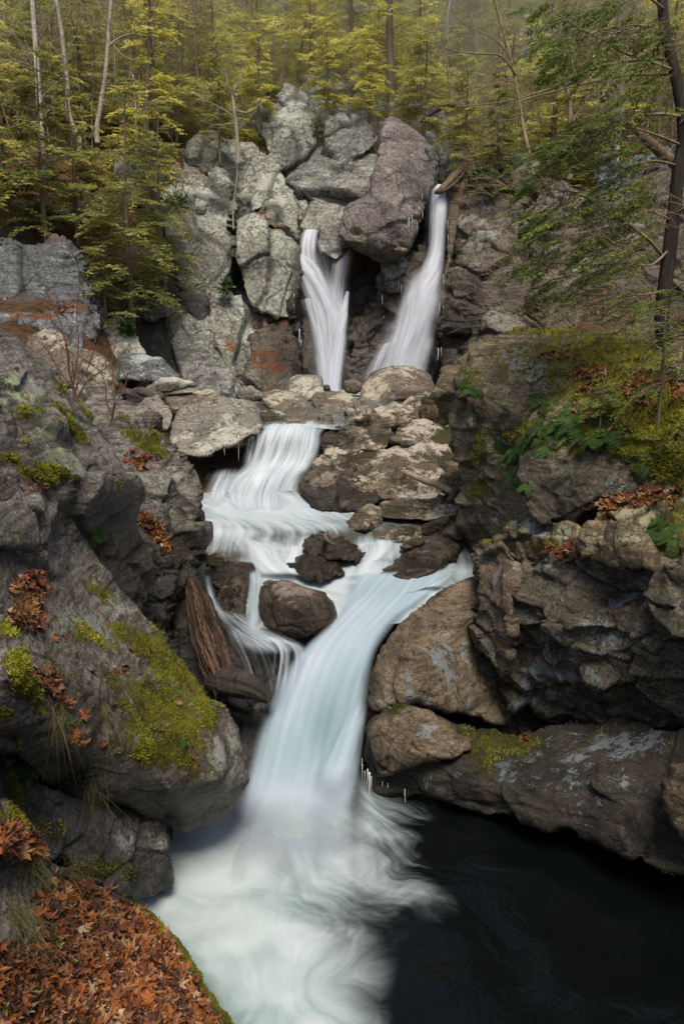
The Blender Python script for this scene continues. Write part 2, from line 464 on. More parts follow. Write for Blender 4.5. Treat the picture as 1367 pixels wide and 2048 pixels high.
scene.view_settings.view_transform = 'Standard'; scene.view_settings.look = 'None'
scene.view_settings.exposure = 0; scene.view_settings.gamma = 1
scene.cycles.max_bounces = 6; scene.cycles.transparent_max_bounces = 24; scene.cycles.diffuse_bounces = 3
scene.cycles.glossy_bounces = 2; scene.cycles.use_denoising = True
scene.cycles.sample_clamp_indirect = 4

# ------------------------------------------------------------------ rock materials
M = {}
M['pale'] = rock_mat('pale_cliff_rock', (.13, .135, .12), (.34, .345, .30), lich=(.44, .46, .39), la=.7, k=2.6, strata=.35, litter=(.22, .09, .03))
M['grey'] = rock_mat('grey_cliff_rock', (.10, .105, .10), (.27, .27, .25), lich=(.42, .45, .38), la=.6, k=2.4, strata=.5)
M['bluegrey'] = rock_mat('blue_grey_cliff_rock', (.05, .055, .06), (.17, .18, .19), lich=(.36, .40, .40), la=.7, k=2.0, strata=.4)
M['purple'] = rock_mat('purple_brown_rock', (.085, .073, .07), (.225, .195, .182), lich=(.34, .31, .28), la=.5, k=2.0, strata=.3, srot=(.2, .9, .3))
M['rightcliff'] = rock_mat('brown_cliff_rock', (.05, .042, .033), (.175, .145, .115), lich=(.30, .29, .26), la=.6, k=2.2, strata=.35)
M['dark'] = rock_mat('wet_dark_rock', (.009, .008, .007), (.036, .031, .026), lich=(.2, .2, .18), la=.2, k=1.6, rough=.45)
M['boulder'] = rock_mat('brown_boulder_rock', (.085, .066, .05), (.215, .175, .135), lich=(.44, .41, .31), la=.62, k=1.6, strata=.3)
M['boulderpale'] = rock_mat('grey_boulder_rock', (.12, .11, .095), (.29, .27, .235), lich=(.45, .44, .37), la=.62, k=1.6, strata=.3)
M['ledge'] = rock_mat('tan_ledge_rock', (.038, .031, .021), (.155, .126, .086), lich_toplight=.10, lich=(.45, .39, .32), la=.5, k=1.3, strata=.6, mossup=.08, moss=(.085, .085, .014))  # pale upward faces: toplight put into the lichen colour
M['stream'] = rock_mat('wet_stream_rock', (.035, .027, .02), (.115, .09, .066), lich=(.26, .21, .18), la=.35, k=.8, strata=.45, rough=.5, wet_shade=.36, moss=(.06, .05, .012), mossup=.05, lich_toplight=.05)
M['left'] = rock_mat('grey_streaked_rock', (.055, .05, .043), (.25, .23, .207), lich=(.27, .275, .24), la=.5, lich2=(.30, .36, .20), k=.75, strata=.75, srot=(.35, .75, .2), moss=(.30, .31, .018), bump=1.2, wet_shade=.24)  # wet darkening set strong to paint shade on the ledge faces
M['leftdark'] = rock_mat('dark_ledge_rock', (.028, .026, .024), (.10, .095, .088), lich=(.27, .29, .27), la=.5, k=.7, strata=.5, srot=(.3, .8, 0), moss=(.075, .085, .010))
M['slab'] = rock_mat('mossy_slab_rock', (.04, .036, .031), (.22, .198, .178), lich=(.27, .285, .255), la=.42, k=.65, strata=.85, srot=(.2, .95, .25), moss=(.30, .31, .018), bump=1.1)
M['right'] = rock_mat('olive_rock_face', (.045, .037, .022), (.235, .19, .112), lich=(.24, .27, .27), la=.5, lich2=(.27, .27, .17), k=.75, strata=.55, srot=(1.2, .3, .2), moss=(.28, .29, .018))
M['rightdark'] = rock_mat('shaded_rock_face', (.024, .021, .015), (.125, .108, .076), lich=(.20, .235, .25), la=.58, k=.7, strata=.55, srot=(1.2, .2, 0), moss=(.05, .055, .008), litter=(.11, .04, .014))  # darker copy of the right rock, with shade put into its colour
M['shade'] = rock_mat('shaded_overhang_rock', (.010, .009, .007), (.045, .038, .028), lich=(.16, .19, .21), la=.42, k=.7, strata=.55, srot=(1.2, .2, 0), moss=(.07, .072, .008), litter=(.11, .04, .014))  # darker still: the overhang's shade is painted into the base colour
M['tan'] = rock_mat('tan_water_worn_rock', (.045, .034, .022), (.19, .145, .098), lich=(.20, .225, .235), la=.36, k=.6, strata=.6, srot=(.5, .6, .4), moss=(.07, .075, .010))

# ------------------------------------------------------------------ terrain
def ground_z(x, y):
    x = np.asarray(x, float); y = np.asarray(y, float)
    xc = np.interp(y, [0, 5, 9, 14, 20, 28, 31, 60], [0, .3, .2, -.3, -1.2, .2, 1.6, 6])
    hw = np.interp(y, [0, 8, 12, 20, 27, 31, 60], [3.4, 3.0, 2.3, 3.0, 5, 4.5, 3])
    zw = np.interp(y, [0, 8, 10.5, 14, 16, 18.5, 28, 31, 33.5, 40, 60, 120], [-1.2, -1.0, .2, 1.0, 1.4, 2.3, 2.5, 2.6, 9.5, 13.5, 26.5, 66])
    side = np.interp(y, [0, 6, 12, 20, 24, 31, 40, 60, 120], [2.6, 3.0, 3.6, 4.6, 6.2, 10.6, 15.6, 27.5, 67])
    t = np.clip((np.abs(x - xc) - hw) / np.interp(y, [0, 20, 30], [2.2, 4.0, 5.5]), 0, 1); t = t * t * (3 - 2 * t)
    far = np.clip((np.abs(x - xc) - hw - 5) / 30, 0, 3)
    shade_rise = np.clip((x - .5 * np.maximum(y, 0) - 2.6) / 5.5, 0, 1) ** .8 * np.interp(y, [-30, 14, 22], [5, 5, 0])  # unseen rise right of frame, added to shade the foreground
    return zw * (1 - t) + np.maximum(side, zw) * t + far * np.interp(y, [0, 24, 40], [9, 9, 4]) + shade_rise
def ground_h(x, y):
    P = np.stack([np.atleast_1d(x), np.atleast_1d(y), 0 * np.atleast_1d(x)], 1).astype(float)
    a_ = np.clip((P[:, 1] - 20) / 12, 0, 1)
    return ground_z(P[:, 0], P[:, 1]) + a_ * (1.1 * fbm(P / 5.5, 3, 4) + .5 * ridged(P / 2.4, 8, 3)) + .12 * fbm(P / .9, 4, 3)

gx = np.concatenate([np.linspace(-150, -30, 25)[:-1], np.linspace(-30, 30, 241), np.linspace(30, 150, 25)[1:]])
gy = np.concatenate([np.linspace(-30, 0, 31)[:-1], np.linspace(0, 70, 281), np.linspace(70, 140, 30)[1:]])
X_, Y_ = np.meshgrid(gx, gy); Pg = np.stack([X_.ravel(), Y_.ravel(), np.zeros(X_.size)], 1)
zz = ground_z(Pg[:, 0], Pg[:, 1])
amp_ = np.clip((Pg[:, 1] - 20) / 12, 0, 1)
zz = zz + amp_ * (1.1 * fbm(Pg / 5.5, 3, 4) + .5 * ridged(Pg / 2.4, 8, 3)) + .12 * fbm(Pg / .9, 4, 3)
Pg[:, 2] = zz
ii = np.arange(len(gx) * len(gy)).reshape(len(gy), len(gx))
gq = np.stack([ii[:-1, :-1], ii[:-1, 1:], ii[1:, 1:], ii[1:, :-1]], -1).reshape(-1, 4)
t = NT('forest_floor')
co = t.n('ShaderNodeTexCoord').outputs['Object']
n1 = t.noise(co, .3, 8, .7); n2 = t.noise(co, 3.5, 8, .7); n3 = t.noise(co, 14, 6, .7)
c = t.mix(t.mr(n3, .3, .7), (.10, .06, .03), (.34, .18, .085))
c = t.mix(t.mr(n2, .5, .62), c, (.07, .05, .022))
c = t.mix(t.mr(n1, .52, .58), c, t.mix(t.mr(n2, .35, .65), (.11, .105, .09), (.27, .265, .23)))
c = t.mix(t.mr(t.noise(co, .8, 8, .7), .6, .68), c, (.05, .06, .014))
b = t.bump(n2, .8, .35); b = t.bump(n3, .7, .08, b)
t.l(t.principled(c, .95, b, .15), t.out.inputs[0]); M['floor'] = t.m
tag(link_mesh('ground', Pg, gq, M['floor']), 'steep forest floor of brown fallen leaves behind the falls', 'ground', kind='structure')

# soft sunlit haze hanging in the wood above the falls
t = NT('sunlit_haze'); sc_ = t.n('ShaderNodeVolumeScatter'); sc_.inputs['Color'].default_value = (1, .85, .32, 1); sc_.inputs['Density'].default_value = .026; sc_.inputs['Anisotropy'].default_value = -.55
t.l(sc_.outputs[0], t.out.inputs['Volume']); M['haze'] = t.m
hv = np.array([[x, y, z] for x in (-34, 40) for y in (32.6, 72) for z in (9.2, 46)], float); hv[[2, 6], 2] = 28; hv[[0, 4], 1] = 33.5; hv[[0, 4], 2] = 10.2
tag(link_mesh('haze', hv, np.array([[0, 1, 3, 2], [4, 6, 7, 5], [0, 4, 5, 1], [2, 3, 7, 6], [0, 2, 6, 4], [1, 5, 7, 3]]), M['haze'], smooth=False), 'thin golden haze in the wood on the slope above the falls', 'haze', kind='structure')
scene.cycles.volume_bounces = 0; scene.cycles.volume_step_rate = 4
# ================================================================== ROCKS, far to near
CL = 'cliff'; BO = 'boulder'; LE = 'rock ledge'
def R(*a, **k): return rock(*a, **k)
# ---- cliffs round the falls (Y 24-36)
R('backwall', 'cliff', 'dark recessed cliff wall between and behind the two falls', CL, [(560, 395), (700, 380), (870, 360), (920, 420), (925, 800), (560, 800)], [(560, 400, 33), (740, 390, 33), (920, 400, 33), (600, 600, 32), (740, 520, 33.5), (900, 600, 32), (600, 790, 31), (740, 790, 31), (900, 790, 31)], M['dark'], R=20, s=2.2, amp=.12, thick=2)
R('topback', 'cliff', 'grey broken cliff high behind the pointed boulder', CL, [(590, 215), (615, 170), (650, 140), (700, 122), (745, 150), (800, 180), (880, 235), (900, 330), (880, 400), (740, 420), (640, 410), (590, 330)], [(600, 200, 37), (740, 180, 37.5), (890, 240, 38), (600, 400, 35), (740, 415, 34.5), (880, 390, 35.5)], M['grey'], R=24, s=2.4, amp=.14, block=.9, step=3.5)
R('c_back', 'cliff', 'grey cliff core behind the pale buttresses left of the falls', CL, [(300, 390), (380, 300), (480, 280), (580, 330), (640, 390), (620, 640), (560, 800), (340, 800), (300, 620)], [(310, 390, 33.4), (480, 285, 35), (630, 390, 33.6), (330, 640, 30), (600, 640, 31.4), (450, 790, 28.8), (450, 480, 31.8)], M['grey'], R=20, s=1.8, amp=.13, block=.9, rust=[(480, 420, 60, 40, .8), (450, 500, 40, 60, .6)], moss=[(470, 460, 24, 40, .8)], thick=2)
R('c_slabs', 'cliff', 'stacked grey slabs under the round pale crag', CL, [(556, 345), (600, 318), (640, 268), (668, 262), (700, 285), (742, 270), (752, 310), (742, 360), (720, 392), (680, 408), (600, 405), (570, 380)], [(560, 350, 34), (640, 270, 35), (740, 290, 35), (600, 400, 33), (700, 400, 33)], M['grey'], R=18, s=1.7, amp=.15, block=1.1, strata=.5, sdir=(-.35, .2, .9))
R('c_slab2', 'cliff', 'grey slab with sharp lower edge left of the pointed boulder', CL, [(650, 262), (690, 238), (735, 238), (752, 250), (752, 290), (715, 305), (690, 330), (668, 300)], [(650, 262, 34.8), (750, 240, 35), (690, 330, 33.8)], M['grey'], R=14, s=1.5, amp=.12, block=.8)
R('c_roundcrag', 'cliff', 'round pale grey crag standing highest left of the falls', CL, [(512, 250), (520, 212), (548, 194), (580, 188), (604, 200), (625, 232), (640, 262), (622, 292), (600, 312), (572, 340), (552, 332), (540, 300), (528, 270)], [(520, 215, 35.5), (580, 190, 36), (640, 262, 35), (560, 335, 33.6), (575, 260, 34)], M['pale'], R=34, s=1.9, amp=.08, block=.4, lich=[(560, 230, 40, 40, .6)])
R('c_ridge', 'cliff', 'broad pale ridge of lichen spotted rock below round crag', CL, [(392, 300), (400, 285), (450, 275), (500, 285), (535, 310), (558, 350), (560, 372), (540, 395), (520, 412), (490, 425), (470, 415), (430, 370), (395, 345)], [(395, 300, 34), (500, 285, 34), (470, 340, 33), (558, 360, 32.5), (500, 420, 31.8), (400, 350, 33)], M['pale'], R=26, s=1.6, amp=.11, block=.6, rust=[(420, 352, 50, 14, .9), (500, 425, 30, 12, 1)], lich=[(540, 360, 30, 30, .7)])
R('c_leftback', 'cliff', 'pale weathered rock shoulder behind the leaning hemlocks', CL, [(195, 345), (230, 330), (300, 330), (370, 310), (420, 330), (430, 380), (400, 420), (330, 420), (240, 400), (205, 380)], [(200, 350, 32), (400, 320, 33.5), (300, 400, 31), (420, 390, 31.5)], M['grey'], R=22, s=1.8, amp=.14, block=.7, rust=[(400, 350, 40, 20, .8)])
R('c_upperblock', 'cliff', 'upper pale block with brown pine needles in its crack', CL, [(508, 428), (530, 405), (562, 374), (590, 385), (600, 405), (601, 450), (595, 480), (570, 462), (540, 445), (520, 440)], [(520, 425, 31.6), (570, 380, 32), (600, 440, 31.2), (540, 445, 31)], M['pale'], R=20, s=1.3, amp=.08, block=.5, rust=[(512, 432, 16, 9, 1), (548, 455, 26, 6, .9)], lich=[(560, 400, 20, 25, .8)])
R('c_overfall', 'cliff', 'pale flat topped rock above the left waterfall', CL, [(598, 404), (620, 397), (660, 399), (684, 404), (690, 425), (684, 447), (655, 455), (635, 462), (612, 462), (598, 458)], [(600, 400, 33), (690, 405, 33), (640, 455, 32)], M['pale'], R=16, s=1.2, amp=.07, block=.4)
R('c_chock', 'boulder', 'grey wedge stone splitting the left waterfall at its lip', BO, [(641, 455), (655, 440), (682, 442), (694, 470), (690, 495), (676, 512), (655, 505), (642, 480)], [(645, 450, 31), (690, 450, 31.2), (665, 505, 30.4)], M['grey'], R=16, s=.9, amp=.08)
R('c_gully', 'cliff', 'dark mossy gully rock between the two pale buttresses', CL, [(440, 400), (500, 400), (520, 480), (510, 560), (520, 640), (440, 660), (430, 520)], 31.6, M['grey'], R=20, s=1.5, moss=[(468, 445, 22, 50, .8)], rust=[(485, 540, 40, 40, .9)])
R('c_big', 'cliff', 'big bulging pale buttress left of the falls', CL, [(318, 378), (342, 368), (400, 364), (440, 376), (458, 398), (466, 430), (464, 475), (468, 520), (448, 560), (440, 610), (425, 640), (400, 640), (385, 600), (360, 560), (348, 490), (340, 430), (322, 410)], [(330, 378, 31), (440, 378, 31.5), (400, 450, 29.4), (455, 500, 29.8), (410, 620, 29.2), (350, 520, 29.6)], M['pale'], R=36, s=1.7, amp=.10, block=.6, lich=[(400, 400, 60, 30, .7)], rust=[(420, 470, 20, 70, .5)])
R('c_slab', 'cliff', 'tall pale leaning slab just left of the waterfalls', CL, [(470, 440), (484, 428), (506, 428), (535, 445), (560, 470), (585, 510), (592, 560), (588, 610), (580, 636), (548, 628), (520, 616), (498, 600), (478, 550), (470, 500)], [(480, 430, 30.6), (580, 520, 30.2), (520, 500, 29.2), (585, 630, 29.2), (480, 560, 29.4), (510, 610, 28.8)], M['pale'], R=32, s=1.9, amp=.09, block=.4, lich=[(520, 480, 40, 60, .5)], wet=[(590, 560, 14, 80, .9)])
R('c_leftwall', 'cliff', 'blue grey rock wall at the left edge below leaf slope', CL, [(-40, 470), (0, 458), (45, 470), (60, 488), (100, 488), (140, 500), (165, 520), (178, 552), (192, 590), (200, 640), (190, 690), (-40, 690)], [(-30, 470, 25), (100, 490, 25), (170, 540, 24.6), (0, 600, 24), (190, 680, 24), (-20, 690, 23.6)], M['bluegrey'], R=26, s=1.6, amp=.10, block=.7, rust=[(60, 612, 110, 14, 1), (120, 480, 50, 10, .6)], moss=[(168, 540, 14, 40, .4)])
R('c_leftlow', 'rock_ledge', 'low dark grey ledge under the left rock wall', LE, [(-40, 636), (40, 632), (110, 636), (150, 648), (160, 672), (150, 720), (-40, 730)], [(-20, 636, 22.5), (150, 650, 22.5), (60, 720, 21.5)], M['bluegrey'], R=20, s=1.2, amp=.09, rust=[(60, 636, 80, 8, .9)])
R('c_small', 'cliff', 'small triangular pale rock beside dark hollow', CL, [(200, 690), (215, 645), (232, 628), (250, 640), (268, 670), (285, 700), (280, 730), (200, 730)], [(205, 690, 25.4), (235, 630, 26), (280, 720, 25)], M['pale'], R=16, s=1.0, amp=.09, moss=[(260, 660, 15, 20, .5)])
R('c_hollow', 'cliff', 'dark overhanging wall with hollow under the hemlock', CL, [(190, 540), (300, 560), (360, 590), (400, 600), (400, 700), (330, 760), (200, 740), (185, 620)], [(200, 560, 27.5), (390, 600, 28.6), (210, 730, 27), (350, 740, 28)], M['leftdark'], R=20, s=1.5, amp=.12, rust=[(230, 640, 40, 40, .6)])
R('c_chin', 'cliff', 'smooth grey bulge under the big buttress', CL, [(282, 610), (300, 596), (340, 592), (348, 610), (346, 632), (310, 644), (285, 636)], 27.6, M['grey'], R=16, s=1.2, amp=.07)
R('c_smooth', 'cliff', 'smooth greenish slab sloping down behind stream boulders', CL, [(312, 655), (340, 640), (400, 640), (430, 662), (450, 700), (462, 760), (470, 800), (380, 800), (340, 730), (322, 690)], [(320, 655, 28.4), (420, 650, 28.6), (370, 760, 27.4), (465, 790, 27.6)], M['grey'], R=22, s=2.2, amp=.06, block=.3, wet=[(350, 720, 60, 80, .45)])
R('c_lowpale', 'cliff', 'low pale lichen covered buttress under the leaning slab', CL, [(436, 590), (460, 582), (495, 602), (520, 622), (545, 660), (548, 700), (530, 730), (505, 760), (490, 800), (462, 790), (446, 720), (430, 660)], [(440, 590, 29.3), (520, 625, 29), (490, 690, 28), (545, 700, 28.6), (475, 790, 27.6)], M['pale'], R=26, s=1.5, amp=.09, block=.5, lich=[(480, 640, 40, 50, .6)], rust=[(455, 690, 14, 16, .7), (525, 640, 12, 22, .8)], moss=[(545, 650, 12, 20, .5)])
R('c_lowdark', 'cliff', 'dark wet foot of cliff with orange tufts beside left waterfall', CL, [(505, 650), (540, 628), (585, 640), (600, 620), (625, 650), (632, 700), (634, 760), (620, 800), (480, 800), (490, 760), (520, 720)], [(520, 650, 29.2), (610, 640, 29.6), (560, 700, 28.6), (490, 790, 27.6), (625, 790, 28.4)], M['rightcliff'], R=22, s=1.3, amp=.1, rust=[(535, 715, 30, 14, 1), (545, 735, 34, 14, 1), (560, 640, 24, 20, .7)], wet=[(610, 700, 70, 90, 1)], moss=[(600, 745, 14, 14, .7)])
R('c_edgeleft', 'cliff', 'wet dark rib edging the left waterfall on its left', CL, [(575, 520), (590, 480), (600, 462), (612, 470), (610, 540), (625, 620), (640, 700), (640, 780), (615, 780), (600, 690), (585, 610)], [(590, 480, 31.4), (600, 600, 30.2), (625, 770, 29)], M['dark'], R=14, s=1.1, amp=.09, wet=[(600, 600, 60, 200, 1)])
# pointed boulder and its supports
R('pillar', 'cliff', 'icy rock pillar holding up the pointed boulder', CL, [(762, 520), (775, 508), (815, 500), (840, 490), (860, 500), (862, 560), (840, 620), (800, 680), (770, 760), (690, 790), (684, 700), (700, 650), (735, 610), (755, 570)], [(765, 520, 30.2), (850, 500, 30.6), (810, 560, 29.8), (700, 660, 29.8), (700, 780, 28.8), (780, 740, 29.2), (840, 610, 30.4)], M['stream'], R=22, s=1.2, amp=.13, block=.9, lich=[(785, 540, 26, 28, 1)], wet=[(740, 700, 90, 110, .8)])
R('pillartop', 'cliff', 'lichen grey stone block wedged under the pointed boulder', CL, [(763, 524), (772, 512), (804, 508), (812, 530), (806, 552), (782, 562), (764, 548)], 29.6, M['pale'], R=12, s=.8, amp=.1)
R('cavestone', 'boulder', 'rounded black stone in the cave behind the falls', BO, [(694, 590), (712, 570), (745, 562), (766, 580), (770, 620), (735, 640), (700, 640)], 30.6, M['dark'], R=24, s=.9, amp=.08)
R('pointed', 'boulder', 'huge pointed purple brown boulder wedged above the falls', BO, [(770, 234), (780, 229), (796, 234), (826, 252), (848, 276), (856, 300), (866, 336), (868, 368), (858, 392), (846, 425), (836, 470), (824, 500), (800, 512), (768, 531), (738, 517), (704, 496), (679, 480), (677, 452), (684, 420), (694, 402), (728, 392), (742, 370), (748, 330), (754, 290), (762, 255)],
  [(778, 232, 31.5), (850, 290, 31.6), (800, 330, 29.6), (760, 320, 30), (862, 390, 30.6), (720, 420, 28.8), (780, 440, 28.2), (830, 470, 29), (690, 470, 28.8), (760, 500, 28.3), (768, 530, 29.4)], M['purple'], R=24, s=2.0, amp=.075, block=.45, moss=[(713, 462, 9, 7, 1)], thick=4.5)
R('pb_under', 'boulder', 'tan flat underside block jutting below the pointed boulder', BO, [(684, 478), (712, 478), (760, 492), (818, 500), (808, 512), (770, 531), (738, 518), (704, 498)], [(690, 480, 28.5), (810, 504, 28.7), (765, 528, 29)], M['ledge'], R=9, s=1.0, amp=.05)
R('pb_right1', 'boulder', 'grey cracked block against the pointed boulder on its right', BO, [(846, 300), (858, 286), (872, 300), (880, 330), (872, 345), (868, 372), (852, 370), (856, 330)], 31.2, M['grey'], R=12, s=.8, amp=.09)
R('pb_right2', 'boulder', 'grey boulder beside the lip of right waterfall', BO, [(872, 345), (880, 312), (900, 308), (925, 316), (930, 335), (910, 352), (895, 365), (885, 372), (874, 368)], 32, M['grey'], R=14, s=.8, amp=.08)
# right cliffs
R('r_rim', 'cliff', 'orange sunlit rim of rock along the right waterfall', CL, [(898, 372), (912, 352), (926, 330), (934, 345), (926, 400), (915, 470), (900, 560), (885, 640), (878, 700), (870, 690), (880, 600), (892, 520), (897, 440)], [(900, 370, 30.6), (930, 340, 30.8), (905, 500, 29.8), (876, 690, 28.8)], M['tan'], R=10, s=.9, amp=.08, wet=[(880, 650, 14, 80, .9)])
R('r_cliff', 'cliff', 'brown lichen blotched cliff right of the waterfalls', CL, [(918, 400), (935, 380), (985, 382), (1040, 396), (1058, 450), (1075, 540), (1085, 640), (1080, 700), (980, 730), (900, 790), (868, 780), (872, 700), (885, 620), (900, 520)], [(925, 400, 30.4), (1040, 400, 30), (960, 470, 29.2), (1000, 580, 28), (900, 640, 29), (880, 770, 27.8), (1070, 690, 26.5)], M['rightcliff'], R=26, s=1.7, amp=.11, block=.7, lich=[(950, 450, 40, 40, .5), (990, 640, 60, 40, .8)], wet=[(895, 690, 70, 130, 1.2)], moss=[(905, 510, 16, 22, .7), (950, 385, 40, 14, .9)])
R('r_shelf', 'rock_ledge', 'dark icicle hung shelf beside the right waterfall foot', LE, [(868, 640), (890, 628), (930, 632), (945, 650), (940, 668), (905, 672), (872, 664)], 28.2, M['dark'], R=8, s=.7, amp=.1, wet=[(900, 650, 60, 40, 1)])
R('r_cliff2', 'cliff', 'brown cliff half hidden by the right hand branches', CL, [(1040, 420), (1080, 380), (1150, 370), (1240, 360), (1330, 340), (1420, 330), (1420, 720), (1060, 720), (1070, 560)], [(1050, 420, 29), (1240, 360, 28), (1400, 340, 26), (1080, 700, 25), (1400, 710, 21), (1220, 560, 25)], M['rightcliff'], R=30, s=2.0, amp=.14, block=.8, rust=[(1300, 640, 120, 40, .8), (1150, 690, 90, 20, .8)], lich=[(1200, 480, 80, 60, .3)])
R('r_knob', 'cliff', 'pale rounded knob of rock above the right cliff', CL, [(1022, 330), (1030, 310), (1062, 302), (1080, 320), (1085, 370), (1070, 420), (1030, 410), (1026, 370)], [(1030, 310, 31), (1080, 330, 31), (1050, 410, 30)], M['rightcliff'], R=20, s=1.2, amp=.09, lich=[(1050, 330, 30, 30, .9)])
R('r_slab', 'cliff', 'tall grey outcrop seen between the right hand hemlock boughs', CL, [(1178, 350), (1186, 318), (1210, 308), (1232, 330), (1300, 300), (1400, 270), (1400, 470), (1240, 480), (1190, 430)], [(1180, 340, 29), (1400, 280, 27), (1220, 470, 27.5)], M['bluegrey'], R=24, s=1.6, amp=.13, block=.9, lich=[(1200, 330, 24, 20, 1)])
R('r_upper', 'cliff', 'mossy brown outcrop overhanging right of the log', CL, [(930, 350), (950, 330), (1000, 330), (1030, 350), (1040, 390), (985, 395), (935, 395)], 30.6, M['rightcliff'], R=18, s=1.2, amp=.1, moss=[(955, 375, 40, 24, 1.1)], rust=[(1010, 360, 24, 16, .7)])
for k, (pts, Y, mt, lab) in enumerate([
  ([(870, 210), (890, 190), (930, 185), (965, 215), (960, 260), (900, 270), (872, 250)], 41, 'grey', 'grey outcrop among trees above the pointed boulder'),
  ([(700, 30), (790, -20), (960, -20), (950, 120), (880, 160), (760, 110)], 51, 'pale', 'pale cliff glimpsed between treetops at the top'),
  ([(720, 180), (760, 130), (800, 160), (790, 230), (740, 240)], 42, 'grey', 'dark grey outcrop under the twin trunks above the falls'),
  ([(420, 230), (460, 215), (490, 240), (500, 262), (450, 275), (420, 262)], 36.5, 'grey', 'small grey outcrop at the foot of pale branched tree'),
  ([(270, 285), (282, 262), (300, 265), (312, 290), (300, 310), (276, 308)], 33.5, 'grey', 'small round grey rock under the yellow green sapling'),
  ([(1030, 60), (1080, 40), (1110, 80), (1100, 150), (1040, 140)], 46, 'grey', 'grey outcrop on the upper right slope'),
  ([(395, 100), (440, 80), (470, 100), (475, 140), (410, 150)], 46, 'grey', 'dim outcrop high on the wooded slope'),
  ([(215, 275), (240, 262), (266, 280), (262, 310), (222, 312)], 34, 'grey', 'half buried rock beside the white birch foot'),
]):
    R('far%d' % k, 'rock_outcrop', lab, 'rock outcrop', pts, Y, M[mt], R=18, s=1.8, amp=.14, block=.8, jit=4)

# ---- boulders at the foot of the falls (Y 19-28)
R('b_big', 'boulder', 'largest brown boulder below the right waterfall', BO, [(718, 790), (722, 768), (740, 745), (770, 734), (810, 729), (838, 738), (862, 752), (870, 775), (862, 792), (820, 800), (780, 806), (742, 812), (722, 804)], [(725, 770, 25.6), (800, 732, 26.4), (865, 770, 25.8), (790, 775, 24.6), (750, 808, 24.8)], M['boulder'], R=28, s=1.2, amp=.06, block=.3, lich=[(750, 780, 40, 24, .9), (800, 745, 40, 16, .7)], wet=[(840, 790, 50, 10, .9)])
R('b_small', 'boulder', 'small round boulder between the two waterfall feet', BO, [(684, 772), (692, 758), (708, 755), (722, 766), (726, 780), (712, 792), (690, 788)], 26, M['boulder'], R=16, s=.6, amp=.07)
R('b_pale', 'boulder', 'round pale boulder at the left waterfall foot', BO, [(566, 782), (576, 764), (596, 750), (622, 746), (642, 752), (650, 772), (660, 786), (648, 800), (600, 806), (572, 800)], [(570, 780, 25.2), (620, 748, 25.8), (650, 785, 25), (600, 790, 24.4)], M['boulderpale'], R=24, s=.9, amp=.07, lich=[(600, 770, 40, 24, .8)])
R('b_stub', 'tree_stump', 'short dark broken stump lodged by the left waterfall foot', 'tree stump', [(646, 772), (650, 768), (660, 770), (661, 782), (654, 786), (646, 783)], 24.6, M['stream'], R=6, s=.4, amp=.06)
R('b_flat', 'boulder', 'smooth grey boulder with pale lichen rings left of the brown one', BO, [(521, 800), (526, 786), (550, 780), (585, 782), (606, 790), (622, 812), (632, 828), (612, 832), (570, 824), (535, 816)], [(525, 790, 23.6), (590, 785, 24), (620, 825, 22.8), (560, 815, 22.8)], M['boulder'], R=20, s=.9, amp=.05, block=.3, lich=[(555, 792, 34, 12, 1.1)])
R('b_brown', 'boulder', 'wide brown boulder overhanging a dark gap below the falls', BO, [(618, 800), (632, 785), (660, 780), (688, 783), (712, 795), (734, 815), (736, 832), (712, 834), (680, 836), (650, 830), (628, 815)], [(625, 800, 23.4), (690, 784, 24), (735, 825, 23), (670, 825, 22.4)], M['boulder'], R=22, s=.9, amp=.05, block=.3, lich=[(690, 795, 30, 9, .9)], wet=[(680, 836, 70, 12, 1)])
R('b_l1', 'boulder', 'rounded grey stone left of the smooth boulder', BO, [(468, 795), (480, 777), (502, 771), (522, 780), (526, 795), (508, 806), (480, 806)], 24, M['boulderpale'], R=18, s=.7, amp=.08)
R('b_l2', 'boulder', 'long brown boulder behind the flat slab', BO, [(330, 800), (340, 780), (362, 770), (392, 776), (424, 778), (448, 788), (455, 802), (430, 812), (380, 812), (345, 822)], [(335, 795, 22.6), (440, 790, 22.8), (390, 805, 21.6)], M['boulder'], R=18, s=.8, amp=.07, lich=[(410, 782, 40, 10, .8)])
R('b_l3', 'boulder', 'angular grey block left of the flat slab', BO, [(282, 810), (292, 795), (316, 788), (326, 800), (344, 825), (346, 850), (330, 866), (300, 850), (284, 830)], [(285, 805, 20), (335, 820, 19.6), (310, 850, 19)], M['boulderpale'], R=14, s=.8, amp=.08, block=.7)
R('b_l4', 'boulder', 'dark blue grey boulder with frosted crest on the left', BO, [(225, 745), (240, 715), (262, 704), (290, 706), (320, 714), (345, 738), (362, 756), (330, 766), (260, 762), (230, 758)], [(230, 740, 24), (290, 706, 24.6), (355, 752, 24), (290, 755, 23)], M['bluegrey'], R=24, s=1.0, amp=.07, lich=[(300, 712, 40, 8, 1.2), (270, 725, 20, 14, .7)])
R('b_frost', 'boulder', 'low frosted white topped stone on the left bank', BO, [(290, 775), (318, 757), (350, 752), (385, 764), (395, 774), (370, 782), (330, 790), (300, 800)], 22.6, M['boulderpale'], R=14, s=.8, amp=.08, lich=[(345, 757, 40, 12, 1.6)])
R('b_dark', 'boulder', 'dark low stones in shade under the frosted one', BO, [(240, 780), (280, 772), (330, 785), (330, 810), (300, 830), (250, 815)], 22, M['leftdark'], R=16, s=.7, amp=.08)
